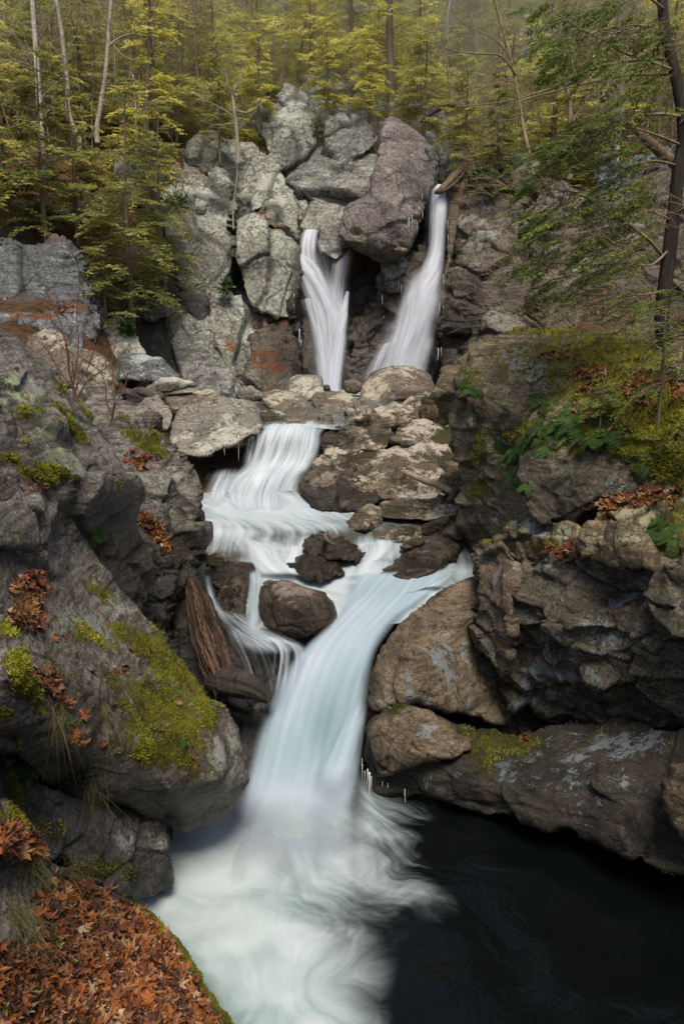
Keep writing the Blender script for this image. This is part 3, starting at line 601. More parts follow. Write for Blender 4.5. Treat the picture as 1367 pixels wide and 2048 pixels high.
R('b_l5', 'boulder', 'big pale mottled boulder behind the left ledge', BO, [(52, 690), (66, 668), (92, 656), (118, 664), (140, 688), (180, 700), (218, 718), (236, 745), (232, 790), (180, 800), (110, 760), (70, 725)], [(60, 680, 19.5), (110, 662, 19.6), (230, 750, 18.5), (150, 730, 17.8), (180, 795, 17.5)], M['boulder'], R=26, s=1.0, amp=.08, lich=[(90, 670, 30, 14, 1), (200, 735, 30, 30, .9), (120, 690, 40, 12, .6)])
R('b_slab', 'boulder', 'great flat topped pale slab boulder beside the upper cascade', BO, [(338, 880), (343, 850), (352, 826), (380, 808), (430, 800), (480, 797), (508, 804), (522, 822), (527, 848), (520, 866), (500, 872), (480, 886), (440, 900), (400, 916), (370, 912), (345, 898)],
  [(345, 850, 18.6), (380, 808, 20), (500, 800, 19.8), (525, 850, 18.4), (440, 850, 18.2), (390, 912, 17), (480, 880, 17.6)], M['boulderpale'], R=20, s=1.1, amp=.06, block=.5, lich=[(460, 850, 70, 30, .4), (420, 880, 60, 16, .7)], wet=[(400, 920, 60, 8, .9)])
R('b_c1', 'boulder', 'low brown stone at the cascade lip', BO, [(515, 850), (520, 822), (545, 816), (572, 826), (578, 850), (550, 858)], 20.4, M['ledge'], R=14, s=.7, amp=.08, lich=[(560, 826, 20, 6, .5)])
R('b_c2', 'boulder', 'long grey flat stone damming the cascade lip', BO, [(566, 848), (570, 826), (600, 822), (640, 826), (662, 834), (668, 848), (630, 853), (590, 853)], [(570, 840, 20.2), (660, 840, 20.4), (615, 850, 19.6)], M['boulder'], R=14, s=.7, amp=.07)
R('b_c3', 'boulder', 'small upright stone behind the dam stone', BO, [(634, 832), (642, 820), (658, 822), (667, 838), (664, 850), (640, 848)], 20.2, M['boulderpale'], R=12, s=.5, amp=.07)
# ---- stepped ledges right of the upper cascade (Y 15-22)
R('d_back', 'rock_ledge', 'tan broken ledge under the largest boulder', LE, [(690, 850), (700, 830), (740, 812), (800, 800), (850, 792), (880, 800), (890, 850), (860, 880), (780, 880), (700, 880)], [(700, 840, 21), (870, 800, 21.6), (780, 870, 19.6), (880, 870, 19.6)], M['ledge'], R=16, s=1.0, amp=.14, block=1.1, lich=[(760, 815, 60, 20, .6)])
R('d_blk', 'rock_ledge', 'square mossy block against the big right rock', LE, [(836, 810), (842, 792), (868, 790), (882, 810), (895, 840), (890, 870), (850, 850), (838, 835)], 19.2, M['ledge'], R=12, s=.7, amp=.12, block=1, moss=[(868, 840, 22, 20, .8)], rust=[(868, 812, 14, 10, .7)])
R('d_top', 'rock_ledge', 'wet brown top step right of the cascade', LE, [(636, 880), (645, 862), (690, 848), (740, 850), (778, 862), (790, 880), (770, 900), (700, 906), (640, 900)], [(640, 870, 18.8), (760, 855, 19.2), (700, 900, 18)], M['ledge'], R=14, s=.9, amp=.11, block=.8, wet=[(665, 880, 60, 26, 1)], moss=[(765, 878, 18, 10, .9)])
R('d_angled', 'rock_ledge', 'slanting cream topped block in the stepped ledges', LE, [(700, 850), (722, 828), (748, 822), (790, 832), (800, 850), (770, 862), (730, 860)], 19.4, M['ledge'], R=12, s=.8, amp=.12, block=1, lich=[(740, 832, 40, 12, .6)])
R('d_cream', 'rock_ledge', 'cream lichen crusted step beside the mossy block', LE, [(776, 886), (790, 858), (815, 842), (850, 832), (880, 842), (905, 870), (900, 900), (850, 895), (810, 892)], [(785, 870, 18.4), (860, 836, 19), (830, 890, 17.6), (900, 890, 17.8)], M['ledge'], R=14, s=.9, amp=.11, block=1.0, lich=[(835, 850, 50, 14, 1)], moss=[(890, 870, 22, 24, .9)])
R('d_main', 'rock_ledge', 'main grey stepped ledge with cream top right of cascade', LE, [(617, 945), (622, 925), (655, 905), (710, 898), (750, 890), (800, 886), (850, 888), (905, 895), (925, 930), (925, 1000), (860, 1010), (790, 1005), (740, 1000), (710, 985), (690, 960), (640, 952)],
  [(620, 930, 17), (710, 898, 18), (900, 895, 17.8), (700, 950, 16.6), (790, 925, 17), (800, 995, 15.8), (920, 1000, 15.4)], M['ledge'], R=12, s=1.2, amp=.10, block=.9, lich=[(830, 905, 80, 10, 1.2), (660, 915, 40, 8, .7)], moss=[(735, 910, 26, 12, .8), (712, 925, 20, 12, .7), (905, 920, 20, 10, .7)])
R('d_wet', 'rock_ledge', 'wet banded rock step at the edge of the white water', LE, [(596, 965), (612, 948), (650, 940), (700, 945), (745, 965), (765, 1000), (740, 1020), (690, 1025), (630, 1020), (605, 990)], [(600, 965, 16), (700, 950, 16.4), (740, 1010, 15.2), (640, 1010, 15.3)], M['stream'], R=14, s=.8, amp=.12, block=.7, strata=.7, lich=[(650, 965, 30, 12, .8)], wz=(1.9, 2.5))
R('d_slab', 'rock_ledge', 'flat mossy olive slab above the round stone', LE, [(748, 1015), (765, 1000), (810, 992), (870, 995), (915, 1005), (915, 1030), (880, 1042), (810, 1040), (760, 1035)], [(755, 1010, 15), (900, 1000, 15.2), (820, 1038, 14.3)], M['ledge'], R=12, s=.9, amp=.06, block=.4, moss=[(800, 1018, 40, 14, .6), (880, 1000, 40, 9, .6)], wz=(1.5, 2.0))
R('d_side', 'rock_ledge', 'blocky grey stone at the foot of the leaning stick', LE, [(866, 962), (880, 945), (912, 938), (925, 960), (925, 1000), (890, 990), (872, 980)], 15.4, M['right'], R=10, s=.7, amp=.08)
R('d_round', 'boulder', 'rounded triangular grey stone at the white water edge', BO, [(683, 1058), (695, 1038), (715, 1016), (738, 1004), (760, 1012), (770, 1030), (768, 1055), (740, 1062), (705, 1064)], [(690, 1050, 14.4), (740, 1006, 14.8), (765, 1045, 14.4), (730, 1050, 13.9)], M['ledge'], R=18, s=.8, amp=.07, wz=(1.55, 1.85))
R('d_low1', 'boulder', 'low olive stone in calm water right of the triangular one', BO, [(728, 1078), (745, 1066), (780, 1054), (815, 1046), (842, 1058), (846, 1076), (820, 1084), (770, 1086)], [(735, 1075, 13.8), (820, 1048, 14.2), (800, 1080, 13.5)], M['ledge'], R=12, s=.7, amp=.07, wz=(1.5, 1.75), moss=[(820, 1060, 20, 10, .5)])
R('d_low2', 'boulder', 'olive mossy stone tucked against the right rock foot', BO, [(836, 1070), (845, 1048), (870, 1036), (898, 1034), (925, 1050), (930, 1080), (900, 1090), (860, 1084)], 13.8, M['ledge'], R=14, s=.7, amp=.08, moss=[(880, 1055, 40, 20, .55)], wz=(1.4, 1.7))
R('d_low3', 'boulder', 'brown wet stone at the bottom corner of right rock', BO, [(860, 1100), (880, 1070), (915, 1050), (945, 1080), (955, 1110), (920, 1130), (885, 1120)], 13.2, M['stream'], R=14, s=.7, amp=.09)
# ---- boulders in mid stream (Y 10-14)
R('e_dark', 'boulder', 'dark angular boulder upstream of the mid pool', BO, [(609, 1098), (616, 1080), (640, 1066), (662, 1072), (684, 1068), (704, 1082), (728, 1102), (733, 1116), (700, 1122), (655, 1118), (625, 1112)], [(612, 1090, 12.9), (660, 1070, 13.3), (728, 1108, 12.8), (670, 1108, 12.4)], M['stream'], R=16, s=.6, amp=.12, block=1, strata=.6, wz=(1.52, 2.10))
R('e_wedge', 'boulder', 'wet dark wedge boulder left of the dark angular one', BO, [(577, 1142), (584, 1118), (606, 1105), (640, 1108), (670, 1120), (693, 1138), (694, 1150), (655, 1158), (610, 1154)], [(580, 1135, 12.2), (620, 1107, 12.5), (690, 1145, 12.1), (640, 1145, 11.8)], M['stream'], R=16, s=.6, amp=.10, block=.9, wz=(1.52, 2.00))
R('e_big', 'boulder', 'big rounded brown boulder in the middle of the stream', BO, [(517, 1225), (520, 1190), (532, 1165), (560, 1160), (590, 1168), (620, 1178), (650, 1186), (668, 1202), (676, 1235), (674, 1252), (650, 1268), (600, 1280), (550, 1268), (522, 1252)], [(520, 1210, 11), (545, 1162, 11.4), (660, 1195, 11), (590, 1215, 10.4), (672, 1245, 10.7), (600, 1275, 10.4), (530, 1250, 10.6)], M['stream'], R=30, s=.8, amp=.07, block=.4, rust=[(620, 1245, 50, 20, .35)], lich=[(590, 1180, 60, 16, .7)], wz=(1.07, 1.75))
R('e_slant', 'boulder', 'slanting wet boulder with streaked face on the right', BO, [(729, 1140), (745, 1120), (790, 1100), (830, 1084), (880, 1075), (914, 1080), (920, 1094), (900, 1120), (870, 1145), (830, 1158), (770, 1160), (738, 1155)], [(732, 1140, 12.6), (830, 1085, 13.2), (915, 1085, 13.2), (860, 1140, 12), (780, 1150, 12)], M['stream'], R=14, s=.8, amp=.08, block=.6, strata=.6, lich=[(800, 1110, 50, 16, .5)], wz=(1.42, 1.85))
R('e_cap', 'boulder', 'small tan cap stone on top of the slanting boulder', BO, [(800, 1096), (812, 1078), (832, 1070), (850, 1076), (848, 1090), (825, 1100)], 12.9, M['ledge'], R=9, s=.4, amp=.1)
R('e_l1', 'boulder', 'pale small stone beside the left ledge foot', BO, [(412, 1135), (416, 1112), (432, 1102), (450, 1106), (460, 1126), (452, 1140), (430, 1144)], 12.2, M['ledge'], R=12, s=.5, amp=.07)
R('e_l2', 'boulder', 'dark wet ledge stone between two small side falls', BO, [(410, 1150), (430, 1136), (470, 1120), (505, 1124), (512, 1140), (500, 1165), (495, 1200), (470, 1180), (430, 1180)], [(415, 1150, 11.8), (500, 1130, 12.2), (480, 1180, 11.4)], M['stream'], R=12, s=.6, amp=.1, wz=(1.42, 2.30))
R('e_l3', 'boulder', 'mossy brown stone under the small side fall', BO, [(428, 1215), (436, 1180), (452, 1154), (480, 1150), (495, 1170), (492, 1205), (488, 1235), (490, 1262), (470, 1240), (440, 1235)], [(432, 1200, 11.2), (470, 1152, 11.6), (485, 1240, 10.8)], M['stream'], R=14, s=.6, amp=.09, moss=[(460, 1180, 20, 26, .5)], wz=(1.02, 1.80))
R('e_sub', 'boulder', 'low dark rock with thin water sliding over it', BO, [(440, 1290), (455, 1262), (490, 1258), (540, 1272), (585, 1290), (600, 1312), (585, 1350), (545, 1390), (500, 1420), (470, 1400), (455, 1340)], [(445, 1280, 10.6), (520, 1268, 10.6), (590, 1310, 10.1), (530, 1380, 9.6), (475, 1390, 9.7)], M['dark'], R=22, s=.9, amp=.08)
R('e_bed', 'boulder', 'black wet rock bed under the rotten log', BO, [(330, 1200), (420, 1180), (470, 1300), (520, 1360), (545, 1400), (530, 1470), (490, 1560), (430, 1500), (350, 1400)], [(340, 1220, 10.4), (460, 1280, 10.2), (520, 1400, 9.6), (490, 1540, 8.8), (380, 1420, 9.6)], M['dark'], R=24, s=.9, amp=.1)
# ---- left bank, foreground (Y 4-12)
R('f_second', 'rock_ledge', 'second grey ledge with leaf filled crack above the white water', LE, [(140, 790), (170, 775), (205, 770), (240, 790), (270, 815), (300, 830), (325, 865), (350, 885), (372, 918), (395, 945), (410, 975), (418, 1010), (421, 1050), (412, 1085), (404, 1105), (395, 1150), (370, 1165), (350, 1200), (335, 1260), (270, 1280), (180, 1150), (150, 1000), (140, 900)],
  [(150, 800, 13.5), (210, 772, 14), (300, 840, 12.6), (270, 930, 11), (380, 950, 11.6), (415, 1040, 11.4), (330, 1020, 10.6), (290, 1100, 10.2), (400, 1120, 11), (340, 1220, 10), (280, 1260, 9.6)],
  M['left'], R=24, s=1.0, amp=.12, block=.9, moss=[(300, 890, 30, 14, 1, .5), (315, 868, 20, 20, .7), (260, 860, 40, 12, .6, .6)], rust=[(275, 925, 26, 10, 1, .3), (315, 1065, 12, 50, 1.2, -.5)], lich=[(385, 1060, 20, 40, .8), (330, 960, 50, 20, .4)], wet=[(390, 1130, 60, 80, 1.1), (330, 1200, 80, 110, 1.3), (250, 1120, 90, 120, 1.2)])  # wet spots also paint the shade of the lower right-hand face
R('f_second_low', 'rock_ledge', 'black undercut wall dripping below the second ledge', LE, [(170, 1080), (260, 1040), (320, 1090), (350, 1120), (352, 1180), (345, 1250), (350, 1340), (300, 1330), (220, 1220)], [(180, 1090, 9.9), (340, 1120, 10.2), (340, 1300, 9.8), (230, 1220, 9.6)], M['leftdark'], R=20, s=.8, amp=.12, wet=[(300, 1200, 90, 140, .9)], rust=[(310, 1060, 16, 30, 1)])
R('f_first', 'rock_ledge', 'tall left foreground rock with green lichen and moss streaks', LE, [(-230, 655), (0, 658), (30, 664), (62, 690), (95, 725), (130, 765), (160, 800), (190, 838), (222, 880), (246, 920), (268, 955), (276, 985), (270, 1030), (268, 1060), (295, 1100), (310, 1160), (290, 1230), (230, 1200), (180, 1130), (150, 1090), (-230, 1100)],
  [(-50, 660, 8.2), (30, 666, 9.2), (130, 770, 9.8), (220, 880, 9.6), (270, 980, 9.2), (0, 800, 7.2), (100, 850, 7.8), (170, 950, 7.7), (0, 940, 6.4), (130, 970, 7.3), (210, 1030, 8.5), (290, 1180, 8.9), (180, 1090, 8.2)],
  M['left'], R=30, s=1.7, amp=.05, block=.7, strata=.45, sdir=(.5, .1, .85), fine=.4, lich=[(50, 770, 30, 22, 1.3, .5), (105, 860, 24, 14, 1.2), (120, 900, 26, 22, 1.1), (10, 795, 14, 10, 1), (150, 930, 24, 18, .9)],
  moss=[(140, 840, 46, 9, 1.1, .72), (100, 945, 50, 18, 1.1), (60, 820, 26, 8, .7), (25, 915, 26, 9, .8), (175, 815, 40, 8, .6, .8), (120, 770, 24, 8, .6, .8)], wet=[(245, 1100, 80, 130, 1.2), (225, 1010, 50, 60, .8)], rust=[(20, 935, 24, 8, .6)])  # wet darkens the lower right face as painted shade
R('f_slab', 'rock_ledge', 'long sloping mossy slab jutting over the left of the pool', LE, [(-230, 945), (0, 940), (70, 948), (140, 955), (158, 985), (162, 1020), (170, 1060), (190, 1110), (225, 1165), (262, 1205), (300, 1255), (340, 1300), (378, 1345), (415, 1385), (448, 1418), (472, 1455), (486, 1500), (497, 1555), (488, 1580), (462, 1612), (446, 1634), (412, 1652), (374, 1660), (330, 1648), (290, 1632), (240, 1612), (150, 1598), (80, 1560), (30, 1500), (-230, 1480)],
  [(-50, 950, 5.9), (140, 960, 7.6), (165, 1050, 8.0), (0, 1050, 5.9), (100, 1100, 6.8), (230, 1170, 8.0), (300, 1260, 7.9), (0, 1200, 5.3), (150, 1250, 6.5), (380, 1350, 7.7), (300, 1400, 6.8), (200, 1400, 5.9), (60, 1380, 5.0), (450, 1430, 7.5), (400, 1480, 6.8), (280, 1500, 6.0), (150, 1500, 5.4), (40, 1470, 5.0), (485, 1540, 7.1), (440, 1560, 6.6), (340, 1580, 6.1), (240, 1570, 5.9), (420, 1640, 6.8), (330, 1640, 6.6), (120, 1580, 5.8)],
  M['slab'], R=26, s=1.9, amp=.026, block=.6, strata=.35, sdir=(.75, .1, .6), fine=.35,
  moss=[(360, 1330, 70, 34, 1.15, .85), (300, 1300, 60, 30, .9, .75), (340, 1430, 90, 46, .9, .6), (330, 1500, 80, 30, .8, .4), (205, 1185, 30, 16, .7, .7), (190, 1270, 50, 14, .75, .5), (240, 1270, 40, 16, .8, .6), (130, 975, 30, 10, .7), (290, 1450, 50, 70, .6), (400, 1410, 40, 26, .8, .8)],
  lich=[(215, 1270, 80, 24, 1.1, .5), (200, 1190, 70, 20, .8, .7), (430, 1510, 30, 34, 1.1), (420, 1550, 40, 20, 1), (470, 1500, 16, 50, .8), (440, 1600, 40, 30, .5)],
  wet=[(150, 1400, 200, 50, .75, .35), (180, 1530, 240, 70, 1.1, .15), (330, 1600, 160, 60, 1.1), (330, 1480, 90, 60, .7)], rust=[(60, 1180, 40, 60, .7), (60, 1350, 70, 26, .5, .6)])  # wet darkens the underside and lower face: shade put into the colour
R('f_moss', 'boulder', 'small moss draped rock at the left edge', BO, [(-230, 1200), (-10, 1215), (18, 1250), (45, 1300), (70, 1350), (90, 1395), (102, 1432), (70, 1444), (30, 1458), (-230, 1480)], [(-40, 1210, 4.7), (10, 1250, 4.7), (90, 1410, 4.6), (20, 1350, 4.2), (-40, 1460, 4.2)], M['slab'], R=26, s=.7, amp=.06, moss=[(50, 1350, 24, 60, 1.1, -.4), (20, 1270, 20, 30, .8), (10, 1430, 30, 20, .8), (90, 1420, 16, 20, .8)], lich=[(20, 1400, 40, 20, .8), (0, 1320, 20, 40, .5)])
R('f_under', 'rock_ledge', 'dark rounded rock tucked under the mossy slab', LE, [(-230, 1460), (20, 1480), (80, 1560), (160, 1590), (250, 1610), (328, 1644), (332, 1690), (340, 1735), (334, 1762), (305, 1788), (270, 1796), (225, 1780), (160, 1745), (60, 1700), (-230, 1660)],
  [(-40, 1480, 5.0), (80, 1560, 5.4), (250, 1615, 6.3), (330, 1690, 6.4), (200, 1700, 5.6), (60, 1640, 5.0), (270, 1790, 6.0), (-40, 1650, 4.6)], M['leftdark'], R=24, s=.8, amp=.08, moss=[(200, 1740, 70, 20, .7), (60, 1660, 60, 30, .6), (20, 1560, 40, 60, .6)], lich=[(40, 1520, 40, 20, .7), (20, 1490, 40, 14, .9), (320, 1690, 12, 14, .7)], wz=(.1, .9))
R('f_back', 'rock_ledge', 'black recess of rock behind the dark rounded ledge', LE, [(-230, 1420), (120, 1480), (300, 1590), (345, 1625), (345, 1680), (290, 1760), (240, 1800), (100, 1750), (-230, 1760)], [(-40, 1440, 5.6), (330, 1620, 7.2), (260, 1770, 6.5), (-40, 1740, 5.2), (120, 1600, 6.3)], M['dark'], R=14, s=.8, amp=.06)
R('f_strip', 'rock_ledge', 'mossy pale ledge end half hidden by grass', LE, [(-230, 1600), (10, 1600), (60, 1650), (95, 1690), (102, 1725), (70, 1760), (20, 1780), (-230, 1790)], [(-40, 1610, 4.2), (70, 1660, 4.8), (0, 1700, 4.1), (90, 1730, 4.7), (-40, 1780, 3.9)], M['slab'], R=20, s=.6, amp=.08, moss=[(40, 1650, 60, 30, .9)], lich=[(60, 1730, 40, 20, .8)])
R('f_bottom', 'rock_ledge', 'bottom left ledge buried in orange leaves with mossy rim', LE, [(-230, 1720), (40, 1720), (120, 1728), (190, 1765), (240, 1792), (266, 1800), (300, 1822), (340, 1860), (372, 1898), (395, 1940), (420, 1990), (455, 2035), (490, 2100), (-230, 2110)],
  [(-40, 1730, 4.0), (120, 1735, 5.0), (265, 1803, 5.6), (60, 1850, 4.0), (200, 1880, 4.7), (370, 1905, 5.1), (440, 2010, 4.75), (300, 2000, 4.4), (120, 2000, 3.9), (0, 2000, 3.5), (0, 2090, 3.4), (480, 2090, 4.5)], M['slab'], R=18, s=.7, amp=.05, block=.3, moss=[(300, 1845, 70, 14, 1.1, .75), (390, 1940, 90, 16, 1.1, 1.0), (440, 2020, 60, 14, 1, 1.0), (60, 2010, 90, 30, .7, .4)], rust=[(200, 1930, 200, 110, .75)])
# ---- right bank, foreground (Y 6-14)
R('g_upper', 'rock_ledge', 'big right rock with mossy leaf strewn top', LE, [(868, 770), (880, 745), (905, 722), (945, 695), (985, 678), (1040, 668), (1100, 664), (1150, 668), (1200, 668), (1260, 655), (1640, 630), (1640, 1010), (1300, 1010), (1180, 1020), (1100, 1090), (1000, 1090), (952, 1110), (930, 1085), (912, 1050), (915, 1000), (916, 950), (910, 905), (900, 865), (882, 820), (870, 790)],
  [(872, 770, 13.6), (985, 680, 14.2), (1100, 665, 14.4), (1260, 658, 13.8), (1400, 640, 12.5), (900, 860, 13.2), (915, 1000, 12.9), (940, 1090, 12.6), (960, 780, 12.2), (1100, 740, 11.8), (1250, 740, 10.6), (1390, 760, 9.4), (980, 950, 11.8), (1050, 850, 10.8), (1150, 800, 10.4), (1250, 860, 9.2), (1390, 880, 8.2), (1000, 1050, 11.4), (1100, 960, 9.9), (1100, 1060, 9.9), (1250, 980, 8.9), (1390, 1000, 8.0)],
  M['right'], R=20, s=1.2, amp=.10, block=.8, strata=.5, sdir=(.8, .3, .3), fine=.4,
  moss=[(1090, 672, 90, 12, .9), (1200, 720, 140, 60, .85), (1280, 800, 150, 70, .9), (1230, 880, 140, 30, .9), (1060, 870, 60, 30, .6), (960, 890, 20, 40, .55), (965, 975, 30, 20, .8), (1000, 740, 20, 30, .5), (940, 760, 20, 30, .5), (1330, 930, 60, 60, .7)],
  lich=[(1060, 735, 60, 20, 1.2), (1150, 690, 40, 10, 1), (1190, 790, 20, 6, 1), (1000, 880, 50, 30, .5)], rust=[(1220, 750, 60, 18, .7), (1280, 790, 60, 14, .8), (1180, 790, 40, 10, .7)], wet=[(930, 1080, 40, 50, .8)])
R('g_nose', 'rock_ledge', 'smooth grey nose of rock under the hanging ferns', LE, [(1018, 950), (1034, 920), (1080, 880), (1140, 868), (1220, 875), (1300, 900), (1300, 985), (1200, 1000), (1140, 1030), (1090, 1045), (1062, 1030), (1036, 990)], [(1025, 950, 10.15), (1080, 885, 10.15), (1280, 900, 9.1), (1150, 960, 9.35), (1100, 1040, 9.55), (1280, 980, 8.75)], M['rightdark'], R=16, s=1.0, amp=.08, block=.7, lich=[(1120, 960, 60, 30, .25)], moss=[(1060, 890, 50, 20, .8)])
R('g_mid', 'rock_ledge', 'pale lichen patched block below the grey nose', LE, [(945, 1110), (955, 1085), (1010, 1070), (1060, 1030), (1110, 1040), (1160, 1050), (1165, 1100), (1130, 1130), (1050, 1150), (980, 1150)], [(950, 1100, 11.2), (1060, 1040, 10), (1150, 1060, 9), (1000, 1140, 10.4), (1130, 1120, 8.9)], M['right'], R=16, s=.7, amp=.11, block=1, lich=[(1070, 1060, 26, 30, 1), (1130, 1070, 30, 14, 1)], moss=[(975, 1080, 20, 14, .8), (1080, 1090, 30, 12, .8)], rust=[(1080, 1090, 20, 20, .6)])
R('g_shelf', 'rock_ledge', 'green topped shelf block at the right under fallen leaves', LE, [(1150, 1080), (1165, 1045), (1200, 1022), (1250, 1008), (1320, 1010), (1640, 990), (1640, 1180), (1340, 1150), (1260, 1130), (1200, 1130), (1160, 1110)], [(1160, 1070, 8.6), (1200, 1025, 8.8), (1300, 1015, 8.3), (1400, 1000, 7.6), (1250, 1080, 7.8), (1400, 1160, 7.2), (1190, 1125, 8.3)], M['right'], R=20, s=.8, amp=.10, block=.9, lich=[(1240, 1025, 60, 14, 1), (1230, 1080, 50, 20, .6)], rust=[(1230, 1000, 80, 10, 1)], moss=[(1360, 1050, 40, 40, .7)])
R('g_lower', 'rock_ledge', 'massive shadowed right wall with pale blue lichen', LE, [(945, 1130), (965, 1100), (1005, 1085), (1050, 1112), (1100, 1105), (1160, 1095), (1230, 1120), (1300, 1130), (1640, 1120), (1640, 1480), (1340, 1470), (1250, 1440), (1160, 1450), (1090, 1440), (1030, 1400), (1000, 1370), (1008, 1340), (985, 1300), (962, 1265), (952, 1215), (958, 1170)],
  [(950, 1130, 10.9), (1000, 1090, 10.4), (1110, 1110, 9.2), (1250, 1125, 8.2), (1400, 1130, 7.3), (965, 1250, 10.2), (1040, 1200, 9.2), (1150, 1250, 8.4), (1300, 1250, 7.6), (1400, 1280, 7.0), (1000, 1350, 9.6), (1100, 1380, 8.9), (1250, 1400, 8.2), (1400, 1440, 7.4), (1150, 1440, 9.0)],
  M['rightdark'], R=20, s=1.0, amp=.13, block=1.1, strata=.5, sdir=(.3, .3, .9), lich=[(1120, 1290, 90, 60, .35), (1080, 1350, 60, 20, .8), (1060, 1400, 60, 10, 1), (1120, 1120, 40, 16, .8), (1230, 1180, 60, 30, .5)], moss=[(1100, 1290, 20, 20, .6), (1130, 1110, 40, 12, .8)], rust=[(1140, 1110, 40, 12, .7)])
R('g_tanside', 'rock_ledge', 'tan swirled outer corner of the massive right wall', LE, [(950, 1125), (970, 1095), (1000, 1085), (1030, 1110), (1040, 1160), (1020, 1200), (1030, 1260), (1020, 1330), (1004, 1360), (985, 1310), (960, 1265), (953, 1200), (960, 1165)], [(955, 1120, 10.6), (1020, 1100, 9.9), (960, 1250, 9.9), (1020, 1200, 9.2), (1000, 1340, 9.4)], M['tan'], R=18, s=.8, amp=.08, block=.6, strata=.6, sdir=(.8, .3, .4), lich=[(980, 1120, 30, 30, .5)])
R('g_round', 'boulder', 'rounded tan rock beside the main chute with blue lichen patch', BO, [(733, 1400), (740, 1355), (752, 1312), (772, 1275), (800, 1245), (840, 1215), (880, 1185), (915, 1162), (955, 1150), (975, 1200), (990, 1290), (1010, 1370), (1050, 1430), (1040, 1460), (960, 1440), (900, 1425), (840, 1405), (790, 1410), (745, 1420)],
  [(736, 1390, 9.4), (770, 1290, 10), (850, 1215, 10.8), (940, 1155, 11.2), (830, 1300, 9.2), (920, 1240, 10.3), (980, 1300, 10.4), (850, 1380, 8.9), (760, 1410, 9.1), (950, 1400, 9.5), (1030, 1440, 9.8)], M['tan'], R=30, s=.9, amp=.07, block=.5, lich=[(890, 1340, 70, 60, .75), (820, 1390, 80, 16, .5)], wet=[(745, 1380, 20, 60, .8)], moss=[(870, 1190, 30, 14, .5, -.6)])
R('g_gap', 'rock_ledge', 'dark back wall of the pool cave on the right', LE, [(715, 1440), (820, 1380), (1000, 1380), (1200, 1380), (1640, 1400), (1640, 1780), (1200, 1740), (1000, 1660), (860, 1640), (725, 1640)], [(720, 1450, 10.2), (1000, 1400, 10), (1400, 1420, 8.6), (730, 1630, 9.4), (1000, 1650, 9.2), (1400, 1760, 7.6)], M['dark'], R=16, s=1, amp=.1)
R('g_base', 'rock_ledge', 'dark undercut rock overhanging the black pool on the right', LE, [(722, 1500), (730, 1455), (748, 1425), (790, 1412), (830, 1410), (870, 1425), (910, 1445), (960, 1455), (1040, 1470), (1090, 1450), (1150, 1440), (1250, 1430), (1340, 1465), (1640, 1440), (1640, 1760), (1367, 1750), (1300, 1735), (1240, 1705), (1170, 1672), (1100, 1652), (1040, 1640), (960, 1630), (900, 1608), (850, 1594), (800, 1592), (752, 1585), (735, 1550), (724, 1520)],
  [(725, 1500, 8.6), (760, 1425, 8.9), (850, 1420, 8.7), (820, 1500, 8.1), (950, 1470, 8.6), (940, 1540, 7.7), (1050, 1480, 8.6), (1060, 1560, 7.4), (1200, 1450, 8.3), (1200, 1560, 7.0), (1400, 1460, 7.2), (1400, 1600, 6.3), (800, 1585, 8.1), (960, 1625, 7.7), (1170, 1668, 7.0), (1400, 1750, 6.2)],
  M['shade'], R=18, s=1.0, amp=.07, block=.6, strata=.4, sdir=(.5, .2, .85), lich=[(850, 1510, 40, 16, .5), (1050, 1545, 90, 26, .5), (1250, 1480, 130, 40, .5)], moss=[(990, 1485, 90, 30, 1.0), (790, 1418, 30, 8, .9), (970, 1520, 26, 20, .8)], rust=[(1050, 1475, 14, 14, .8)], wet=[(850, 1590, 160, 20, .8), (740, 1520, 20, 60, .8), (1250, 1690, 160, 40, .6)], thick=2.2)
R('g_lobe', 'boulder', 'yellow lichen crusted lobe of rock above the icicles', BO, [(735, 1500), (748, 1450), (775, 1425), (820, 1415), (860, 1422), (900, 1448), (935, 1478), (945, 1500), (900, 1520), (840, 1525), (790, 1545), (750, 1555), (738, 1530)], [(738, 1500, 8.3), (800, 1420, 8.6), (930, 1485, 8.2), (830, 1480, 7.9), (760, 1545, 8.1), (900, 1515, 7.8)], M['tan'], R=24, s=.7, amp=.07, lich=[(860, 1470, 70, 24, .5)], wet=[(750, 1520, 30, 60, .9), (840, 1525, 80, 20, .9)], moss=[(790, 1420, 30, 8, .9)])
R('g_tanright', 'rock_ledge', 'yellowish bulge at the lower right edge over the pool', LE, [(1320, 1560), (1345, 1528), (1640, 1510), (1640, 1720), (1367, 1690), (1340, 1650), (1325, 1610)], [(1330, 1560, 6.3), (1420, 1520, 6.0), (1420, 1710, 5.9), (1345, 1650, 6.1)], M['tan'], R=20, s=.7, amp=.05, block=.3, wet=[(1380, 1600, 60, 100, .6)], moss=[(1330, 1600, 20, 60, .6)])
